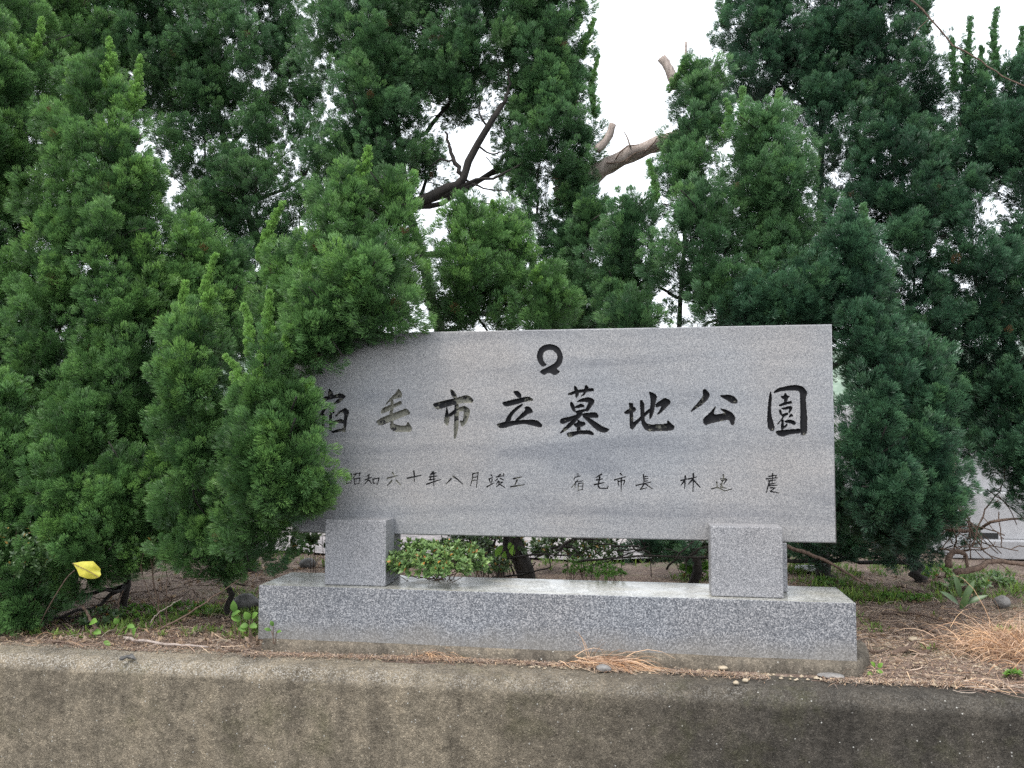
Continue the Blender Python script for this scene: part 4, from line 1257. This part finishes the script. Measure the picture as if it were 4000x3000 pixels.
# tufts of low grass and tiny weeds (uncountable)
def ground_cover():
    rg = np.random.default_rng(31)
    P = []
    def patch(x0, x1, y0, y1, n):
        P.append(np.stack([rg.uniform(x0, x1, n), rg.uniform(y0, y1, n)], 1))
    patch(-3.4, -2.0, -.15, .7, 1500); patch(-2.9, -2.1, .2, 1.2, 420)
    patch(-.9, .9, .45, 1.6, 1500); patch(.2, 2.9, 1.5, 3.3, 2300); patch(.95, 2.6, .2, 1.6, 1500); patch(-3.5, 1.5, 2.2, 3.1, 900)
    P = np.concatenate(P)
    keep = fbm(np.c_[P, np.zeros(len(P))], 4.0, 3, 51) + rg.normal(0, .05, len(P)) > np.where((P[:, 0] > .95) & (P[:, 1] < 1.5), .535, .49)
    P = P[keep]
    z = soil_z(P[:, 0], P[:, 1])
    n = len(P)
    k = 6
    a = rg.random((n, k)) * 6.283
    L = (.018 + .055 * rg.random((n, k)) ** 1.6) * (1 + .4 * (P[:, 1:2] > 1.2))
    lean = .5 + .9 * rg.random((n, k))
    root = np.c_[P, z][:, None] + rg.normal(0, .008, (n, k, 3)) * np.array([1, 1, 0])
    d = norm(np.stack([np.cos(a) * lean, np.sin(a) * lean, np.ones_like(a)], -1))
    tip = root + d * L[..., None]
    side = norm(np.cross(d, np.array([0, 0, 1.0]))) * (.0022 + .006 * rg.random((n, k)) ** 2.5)[..., None]
    mid = root * .4 + tip * .6
    v = np.stack([root, mid - side, tip, mid + side], 2).reshape(-1, 3)
    f = np.arange(n * k)[:, None] * 4 + np.array([[0, 1, 2, 3]])
    ta = np.tile([.1, .6, 1, .6], n * k)
    ra = np.repeat(rg.random(n), k * 4)
    tag(mesh_np("low_grass", v, f, M['grass'], None, {"tip": ta, "rnd": ra}), kind="stuff")
ground_cover()

def needle_litter():
    rg = np.random.default_rng(32)
    P = []
    def patch(x0, x1, y0, y1, n):
        P.append(np.stack([rg.uniform(x0, x1, n), rg.uniform(y0, y1, n)], 1))
    patch(.98, 2.6, -.36, 1.3, 17000); patch(1.0, 3.0, 1.0, 3.0, 9000); patch(-3.5, -2.0, -.36, .9, 11000); patch(-1.9, .95, .22, 1.4, 7000); patch(-3.6, -1.9, .9, 3.0, 6000)
    q = np.concatenate(P)
    zz = soil_z(q[:, 0], q[:, 1]) + .002 + .010 * rg.random(len(q)) ** 2
    # the strip of needles that has drifted along the wall top
    m = 5200
    x = rg.uniform(-2.1, 2.0, m)
    yc = -.315 - .03 * np.sin(x * 2.1) + rg.normal(0, .022, m) - .04 * (rg.random(m) < .12)
    w = vnoise(np.c_[x, x * 0, x * 0], 3.2, 61) > .33
    q2 = np.stack([x, np.clip(yc, -.47, -.262)], 1)[w]
    q = np.concatenate([q, q2]); zz = np.concatenate([zz, .503 + .008 * rg.random(len(q2))])
    n = len(q)
    a = rg.random(n) * 6.283
    L = .02 + .05 * rg.random(n) ** 1.5
    dz = rg.normal(0, .12, n)
    d = np.stack([np.cos(a), np.sin(a) * .8, dz], 1) * L[:, None]
    c = np.c_[q, zz]
    s = norm(np.cross(d, np.array([0, 0, 1.0]))) * (.0009 + .0014 * rg.random(n))[:, None]
    up = np.zeros((n, 3)); up[:, 2] = .004 + .01 * rg.random(n)
    v = np.stack([c - d / 2, c - s + up * .5, c + d / 2, c + s + up * .5], 1).reshape(-1, 3)
    f = np.arange(n)[:, None] * 4 + np.array([[0, 1, 2, 3]])
    r = rg.random(n)
    tag(mesh_np("needle_litter", v, f, M['needle'], None, {"tip": np.repeat(rg.random(n) ** 1.3, 4), "rnd": np.repeat(r, 4)}), kind="stuff")
needle_litter()

def dry_stems():
    """long curled dry stems strewn over the soil"""
    rg = np.random.default_rng(34)
    x = np.concatenate([rg.uniform(1.0, 2.7, 1000), rg.uniform(-3.4, -2.0, 420), rg.uniform(1.3, 2.3, 300)])
    y = np.concatenate([rg.uniform(-.36, 1.6, 1000), rg.uniform(-.3, .9, 420), rg.normal(-.36, .04, 300)])
    z = np.where(y < -.32, .504, soil_z(x, y))
    V_, F_, T_, R_ = [], [], [], []
    b = 0
    for i in range(len(x)):
        a = rg.random() * 6.283
        l = rg.uniform(.05, .20)
        k = rg.normal(0, 5)
        h = rg.uniform(.0, .03) * (rg.random() < .5)
        p = np.array([x[i], max(y[i], -.48), z[i] + .004 + .012 * rg.random()])
        w = .0007 + .0010 * rg.random()
        t0 = rg.random()
        for j in range(6):
            t = j / 5
            q = p + np.array([0, 0, h * math.sin(t * math.pi)])
            nrm = np.array([-math.sin(a), math.cos(a), .6]) * w
            V_ += [q - nrm, q + nrm]
            p = p + np.array([math.cos(a), math.sin(a) * .8, 0]) * l / 5
            a += k * l / 5 * 1.6
        F_ += [(b + 2 * j, b + 2 * j + 1, b + 2 * j + 3, b + 2 * j + 2) for j in range(5)]
        T_ += [t0] * 12
        R_ += [rg.random()] * 12
        b += 12
    tag(mesh_np("dry_stem_litter", np.array(V_), np.array(F_), M['needle'], None, {"tip": T_, "rnd": R_}), kind="stuff")
dry_stems()

def leaf_litter():
    rg = np.random.default_rng(35)
    x = np.concatenate([rg.uniform(1.0, 3.0, 500), rg.uniform(-3.5, -2.0, 520), rg.uniform(-2.2, 1.0, 420), rg.uniform(-3.6, -1.8, 500)])
    y = np.concatenate([rg.uniform(-.3, 2.6, 500), rg.uniform(-.3, .9, 520), rg.uniform(.25, 1.8, 420), rg.uniform(.8, 3.0, 500)])
    z = soil_z(x, y) + .006
    a = rg.random(len(x)) * 6.283
    ax = np.stack([np.cos(a), np.sin(a), rg.normal(.25, .3, len(x))], 1)
    v, f, at = leaf_cloud(np.c_[x, y, z], ax, 1, .045, .012, rg, 20, .6, 0)
    tag(mesh_np("leaf_litter", v, f, M['dead_leaf'], None, at), kind="stuff")
    g = Geo()
    for i in range(420):
        j = rg.integers(len(x))
        p = np.array([x[j] + rg.normal(0, .1), max(-.28, y[j] + rg.normal(0, .1)), 0])
        p[2] = sz(p[0], p[1]) + .006
        a = rg.random() * 6.283
        d = np.array([math.cos(a), math.sin(a), rg.normal(0, .08)]) * rg.uniform(.06, .3)
        r = rg.uniform(.0015, .005)
        pts = curve_pts([p, p + d * .5 + rg.normal(0, .012, 3) + np.array([0, 0, .012]), p + d], 6, .003)
        g.tube(pts, [r * (1 - .4 * k / (len(pts) - 1)) for k in range(len(pts))], 4)
    tag(g.build("twig_litter", M['twig'], None), kind="stuff")
leaf_litter()

def gravel():
    rg = np.random.default_rng(33)
    n = 900
    x = np.concatenate([rg.uniform(1.0, 2.4, 600), rg.uniform(-.6, 1.3, 200), rg.uniform(-3.3, -2, 100)])
    y = np.concatenate([rg.uniform(-.36, .6, 600), rg.uniform(-.36, -.27, 200), rg.uniform(-.3, .6, 100)])
    g = Geo()
    z = soil_z(x, y)
    for i in range(n):
        r = .004 + .011 * rg.random() ** 2.5
        zi = z[i] if y[i] > -.3 else .501
        d = np.array([[1, 0, 0], [-1, 0, 0], [0, 1, 0], [0, -1, 0], [0, 0, .7], [0, 0, -.5]]) * r * (.7 + .6 * rg.random((6, 1)))
        g.add(d + np.array([x[i], y[i], zi + r * .2]), [(0, 2, 4), (2, 1, 4), (1, 3, 4), (3, 0, 4), (2, 0, 5), (1, 2, 5), (3, 1, 5), (0, 3, 5)])
    tag(g.build("gravel", M['pebble'], None), kind="stuff")
gravel()

def stone(label, x, y, rx, rz, mat, seed, z=None, name="pebble", group=None, ry=None):
    p = vz(x, y, .503 if z is None else z)
    bm = bmesh.new()
    bmesh.ops.create_icosphere(bm, subdivisions=3, radius=1)
    co = np.array([v.co[:] for v in bm.verts])
    r = 1 + (fbm(co, 1.6, 3, seed) - .44) * .7
    for v, k in zip(bm.verts, r):
        v.co = Vector((v.co.x * k * rx, v.co.y * k * (ry or rx * .8), v.co.z * k * rz))
    me = bpy.data.meshes.new(name)
    bm.to_mesh(me); bm.free()
    o = link(name, me, mat, None, True)
    o.location = (p[0], p[1], p[2] + rz * .7)
    return tag(o, label, "stone", group)
PG = "loose pebbles on the wall top"
stone("brown rounded pebble beside the small dry straw tuft on the wall top", 1303, 1449, .034, .018, M['greystone'], 1, group=PG)
stone("pale yellow flat pebble on the wall top below the plinth's right part", 1562, 1446, .022, .011, M['pebble'], 2, group=PG)
stone("smaller tan pebble of the close pair on the wall top, left one", 1590, 1478, .013, .009, M['pebble'], 3, group=PG)
stone("rounder tan pebble of the close pair on the wall top, right one", 1610, 1473, .014, .010, M['pebble'], 4, group=PG)
stone("tan pebble lying in front of the mortar bed near the centre", 1068, 1421, .014, .009, M['pebble'], 5, group=PG)
stone("flat grey stone flake by the right end of the mortar bed", 1795, 1462, .055, .008, M['greystone'], 6, name="stone_flake")
stone("second grey flake against the right end of the mortar bed, behind the flat one", 1805, 1448, .035, .010, M['greystone'], 7, name="stone_flake")
stone("dark rock beside the left support block behind the plinth", 665, 1228, .07, .05, M['rock'], 8, z=.5, name="rock")
stone("dark rounded rock left of the plinth behind the young juniper's stems", 530, 1318, .09, .06, M['rock'], 9, z=.5, name="rock")
stone("whitish stone lying in the grass right of the right support block", 1745, 1235, .11, .03, M['grave'], 10, z=.5, name="rock")
stone("whitish small stone half buried in the right-hand soil", 1975, 1385, .03, .014, M['pebble'], 11, z=.5, name="rock")
stone("grey knobbly stump of root in the soil near the dry straw", 2165, 1310, .05, .04, M['greystone'], 12, z=.5, name="root_stump")

# dark dropping-like bark scrap on the wall top at left
def scrap():
    g = Geo()
    for k, (x0, y0, x1, y1, r) in enumerate([(258, 1424, 290, 1419, .010), (276, 1420, 294, 1424, .009), (282, 1416, 288, 1422, .010)]):
        a, b = vz(x0, y0, .508), vz(x1, y1, .508)
        g.tube(curve_pts([a, (a + b) / 2 + np.array([0, 0, .006]), b], 6), [r * .5, r, r * .9, r * .8, r, r * .4, r * .3][:len(curve_pts([a, (a + b) / 2, b], 6))], 6, bump=.3)
    tag(g.build("bark_scrap", M['rock'], None), "blackish bark scrap lying on the wall top at lower left", "bark")
scrap()

# dry straw tufts
def straw(label, x, y, Z, spread, n, seed, L=(.08, .26), bias=(0, 0, .2), up=.35, Y=None):
    rg = np.random.default_rng(seed)
    c = vz(x, y, Z)
    g = Geo()
    V_, F_, T_, R_ = [], [], [], []
    b = 0
    for i in range(n):
        p = c + np.array([rg.normal(0, spread[0]), rg.normal(0, spread[1]), rg.random() * spread[2]])
        p[2] = max(p[2], Z)
        a = rg.normal(math.atan2(bias[1], bias[0]) if (bias[0] or bias[1]) else rg.random() * 6.28, .8)
        d = np.array([math.cos(a), math.sin(a) * .5, abs(rg.normal(0, up))])
        l = rg.uniform(*L)
        s = norm(np.cross(d, rg.normal(size=3))) * (.0010 + .0009 * rg.random())
        pts = []
        bend = rg.normal(0, .25)
        for k in range(5):
            t = k / 4
            q = p + d * l * t + np.array([0, bend * l * t * t * .4, -l * .38 * t * t * (1 + abs(d[2]))])
            q[2] = max(q[2], Z + .003 + .004 * rg.random())
            pts += [q - s * (1 - .6 * t), q + s * (1 - .6 * t)]
        V_ += pts
        F_ += [(b + 2 * k, b + 2 * k + 1, b + 2 * k + 3, b + 2 * k + 2) for k in range(4)]
        tt = rg.random()
        T_ += [tt] * 10
        R_ += [rg.random()] * 10
        b += 10
    o = mesh_np("dry_grass_tuft", np.array(V_), np.array(F_), M['straw'], None, {"tip": T_, "rnd": R_})
    return tag(o, label, "dry grass", "tufts of dry straw")
straw("large heap of orange dry straw on the soil by the wall at lower right", 2200, 1425, .50, (.13, .10, .11), 2000, 41, (.06, .24), (0, 0), .8)
straw("orange dry straw tuft lying on the wall top in front of the plinth's centre", 1300, 1438, .503, (.07, .026, .035), 420, 42, (.08, .26), (1, -.2), .30)
straw("thin pale straw tuft on the wall top in front of the plinth's left half", 930, 1415, .503, (.05, .022, .025), 260, 43, (.08, .24), (1, -.25), .25)
straw("tiny upright straw tuft beside the brown pebble on the wall top", 1310, 1442, .503, (.012, .01, .02), 36, 44, (.03, .09), (0, 0), .8)
straw("small upright straw wisp standing at the left end of the centre tuft", 1274, 1435, .503, (.008, .008, .02), 26, 45, (.06, .12), (0, 0), 1.6)

# twigs and fallen branches
def stick(label, ctrl, r, mat='twig', name="fallen_branch", sub=(), group=None):
    p = [np.asarray(q, float) for q in ctrl]
    pts = curve_pts(p, 16, .004)
    g = Geo()
    m = len(pts) - 1
    g.tube(pts, [r * (1 - .55 * i / m) for i in range(m + 1)], 7, bump=.15)
    for q, rr in sub:
        pp = curve_pts(q, 9, .004)
        g.tube(pp, [rr * (1 - .6 * i / (len(pp) - 1)) for i in range(len(pp))], 5, bump=.15)
    o = g.build(name, M[mat], None, smooth=True)
    return tag(o, label, "branch", group)
FG = "dead branches lying about the soil"
stick("straight dark stick leaning from under the stone's right end to the soil", lb_(.6, (1700, 1180), (1790, 1215), (1870, 1262)), .012, group=FG)
stick("looped grey-brown root arching out of the soil on the right", [vy(2048, 1225, 1.3), vy(2050, 1200, 1.3), vy(2068, 1190, 1.3), vy(2085, 1200, 1.35), vy(2090, 1230, 1.35)], .022, name="arching_root", group=FG)
stick("long fallen branch on the soil running out of the right edge", [vy(2060, 1236, 1.2), vy(2110, 1228, 1.2), vy(2140, 1212, 1.25), vy(2200, 1218, 1.3), vy(2260, 1225, 1.3)], .02, group=FG)
stick("weathered stick half buried in the soil midway right of the plinth", [vz(1985, 1352, .51), vz(2035, 1372, .525), vz(2065, 1392, .51)], .011, group=FG)
stick("crooked twig lying behind the weathered stick on the right", [vz(1905, 1325, .51), vz(1975, 1325, .52), vz(2050, 1345, .51), vz(2110, 1360, .51)], .008, group=FG)
stick("gnarled grey root fragment in the soil close to the mortar's right end", [vz(1925, 1415, .51), vz(1960, 1402, .535), vz(1995, 1410, .52), vz(2010, 1405, .51)], .017, group=FG,
      sub=[([vz(1960, 1402, .53), vz(1975, 1385, .55), vz(1990, 1392, .52)], .009)])
stick("short root fragment at the plinth's right end", [vz(1855, 1398, .51), vz(1890, 1408, .525), vz(1925, 1402, .51)], .010, group=FG)
stick("long thin bare stem slanting over the soil left of the plinth", [vy(345, 1360, -.1), vy(400, 1330, -.05), vy(460, 1290, .0), vy(520, 1250, .05)], .006, 'twig', group=FG)
stick("pale thin forked stalk rising from the litter at lower left", [vy(325, 1345, .1), vy(345, 1322, .1), vy(395, 1290, .15)], .004, 'pale_bark', group=FG)
stick("reddish-brown branch lying along the soil edge at lower left", [vz(270, 1378, .51), vz(310, 1385, .52), vz(380, 1392, .512), vz(450, 1398, .51)], .010, 'pale_bark', group=FG)
stick("upright dark twig poking from the litter under the junipers at left", [vy(254, 1335, .2), vy(257, 1300, .2), vy(266, 1275, .22)], .008, group=FG)
stick("leaning dark branch beside the yellow leaf's foot at left", [vy(212, 1365, -.05), vy(185, 1320, 0), vy(150, 1280, .05)], .010, group=FG)
# the bare tangle hanging in front of the gravestones
def tangle():
    rg = np.random.default_rng(77)
    g = Geo()
    Y = 1.45
    mains = [[(2030, 1130), (2070, 1145), (2110, 1142), (2140, 1130), (2212, 1120)], [(2060, 1080), (2090, 1130), (2125, 1190), (2180, 1235)], [(2055, 1090), (2085, 1110), (2110, 1160), (2150, 1180), (2200, 1190)], [(2030, 1185), (2080, 1190), (2130, 1185), (2150, 1170)], [(2100, 1180), (2130, 1100), (2160, 1060), (2170, 1010)], [(2060, 1185), (2070, 1150), (2062, 1110), (2090, 1060)]]
    for i, m in enumerate(mains):
        pts = [vy(x, y, Y + .12 * rg.normal()) for x, y in m]
        p = curve_pts(pts, 14, .008)
        r = (.017, .007, .007, .006, .006, .006)[i]
        g.tube(p, [r * (1 - .6 * k / (len(p) - 1)) for k in range(len(p))], 6, bump=.15)
        for k in range(6):
            q = np.asarray(p[rg.integers(2, len(p))])
            d = norm(np.array([rg.normal(), rg.normal() * .5, rg.normal()])) * (.08 + .2 * rg.random())
            g.tube(curve_pts([q, q + d * .5 + rg.normal(0, .02, 3), q + d], 6, .004), .0035, 4)
    tag(g.build("bare_branches", M['twig'], None, smooth=True), "tangle of bare thin branches in front of the pale gravestone at right", "branches")
tangle()
def under_twigs():
    rg = np.random.default_rng(78)
    g = Geo()
    for x0, y0, x1, y1, Y, r in [(1010, 1232, 1070, 1165, .9, .014), (995, 1235, 1020, 1160, .9, .006), (1040, 1240, 1060, 1190, .8, .006), (1110, 1240, 1090, 1170, .9, .007), (1200, 1190, 1300, 1165, 1.1, .008), (1250, 1230, 1400, 1180, 1.2, .006), (1190, 1185, 1250, 1195, 1.3, .010), (1380, 1180, 1260, 1165, 1.2, .007), (1440, 1230, 1500, 1170, 1.2, .007), (960, 1200, 1000, 1165, .9, .005), (1060, 1250, 1190, 1225, .8, .008), (1330, 1190, 1420, 1215, 1.3, .006), (1480, 1215, 1530, 1180, 1.4, .010), (940, 1238, 1260, 1200, 1.0, .009), (1240, 1215, 1560, 1205, 1.2, .009)]:
        a, b = vy(x0, y0, Y), vy(x1, y1, Y + .1 * rg.normal())
        p = curve_pts([a, (a + b) / 2 + rg.normal(0, .03, 3), b], 10, .006)
        g.tube(p, [r * (1 - .5 * k / (len(p) - 1)) for k in range(len(p))], 6, bump=.15)
        for k in range(5):
            q = np.asarray(p[rg.integers(2, len(p))])
            d = norm(np.array([rg.normal(), rg.normal() * .5, rg.normal() + .2])) * (.06 + .12 * rg.random())
            g.tube(curve_pts([q, q + d * .5 + rg.normal(0, .015, 3), q + d], 5), .003, 4)
    tag(g.build("bare_branches", M['bark'], None, smooth=True), "dark leafless branches showing in the gap under the stone", "branches")
under_twigs()

# pale gravestones beyond the path
def gravestone(label, X, Y, w, d, hs, group="pale gravestones behind the junipers", slot=False):
    root = empty("gravestone", (X, Y, .5), label, "gravestone", group)
    z = .47
    for i, (nm, kw, kd, h) in enumerate((("plinth", 1.0, 1.0, hs[0]), ("middle_tier", .82, .8, hs[1]), ("upright_stone", .5, .5, hs[2]))):
        x0, x1 = X - w / 2 * kw, X + w / 2 * kw
        y0, y1 = Y - d / 2 * kd, Y + d / 2 * kd
        o = box_part(nm, x0, x1, y0, y1, z, z + h, M['grave'], root, .008)
        if slot and i == 1:
            box_part("slot", x0 + w * .03, x0 + w * .19, y0 - .004, y0 + .05, z + .004, z + .055, M['slot_shade'], root, .003)  # solid dark box, no recess: the slot's shade is its colour
        z += h + .002
    return root
gravestone("pale granite gravestone with a dark slot low in its front, at the right edge", 3.55, 4.45, 1.55, 1.3, (.16, .42, .9), slot=True)
gravestone("pale granite gravestone half hidden by the dark junipers, left of the one with the slot", 2.05, 5.4, 1.1, .9, (.22, .40, .8))
gravestone("pale gravestone across the paved way, glimpsed left of the young juniper", -4.6, 9.6, 1.3, 1.0, (.3, .4, .9))
gravestone("pale gravestone across the paved way, glimpsed behind the young juniper's lower boughs", -3.0, 10.2, 1.2, 1.0, (.3, .45, .9))
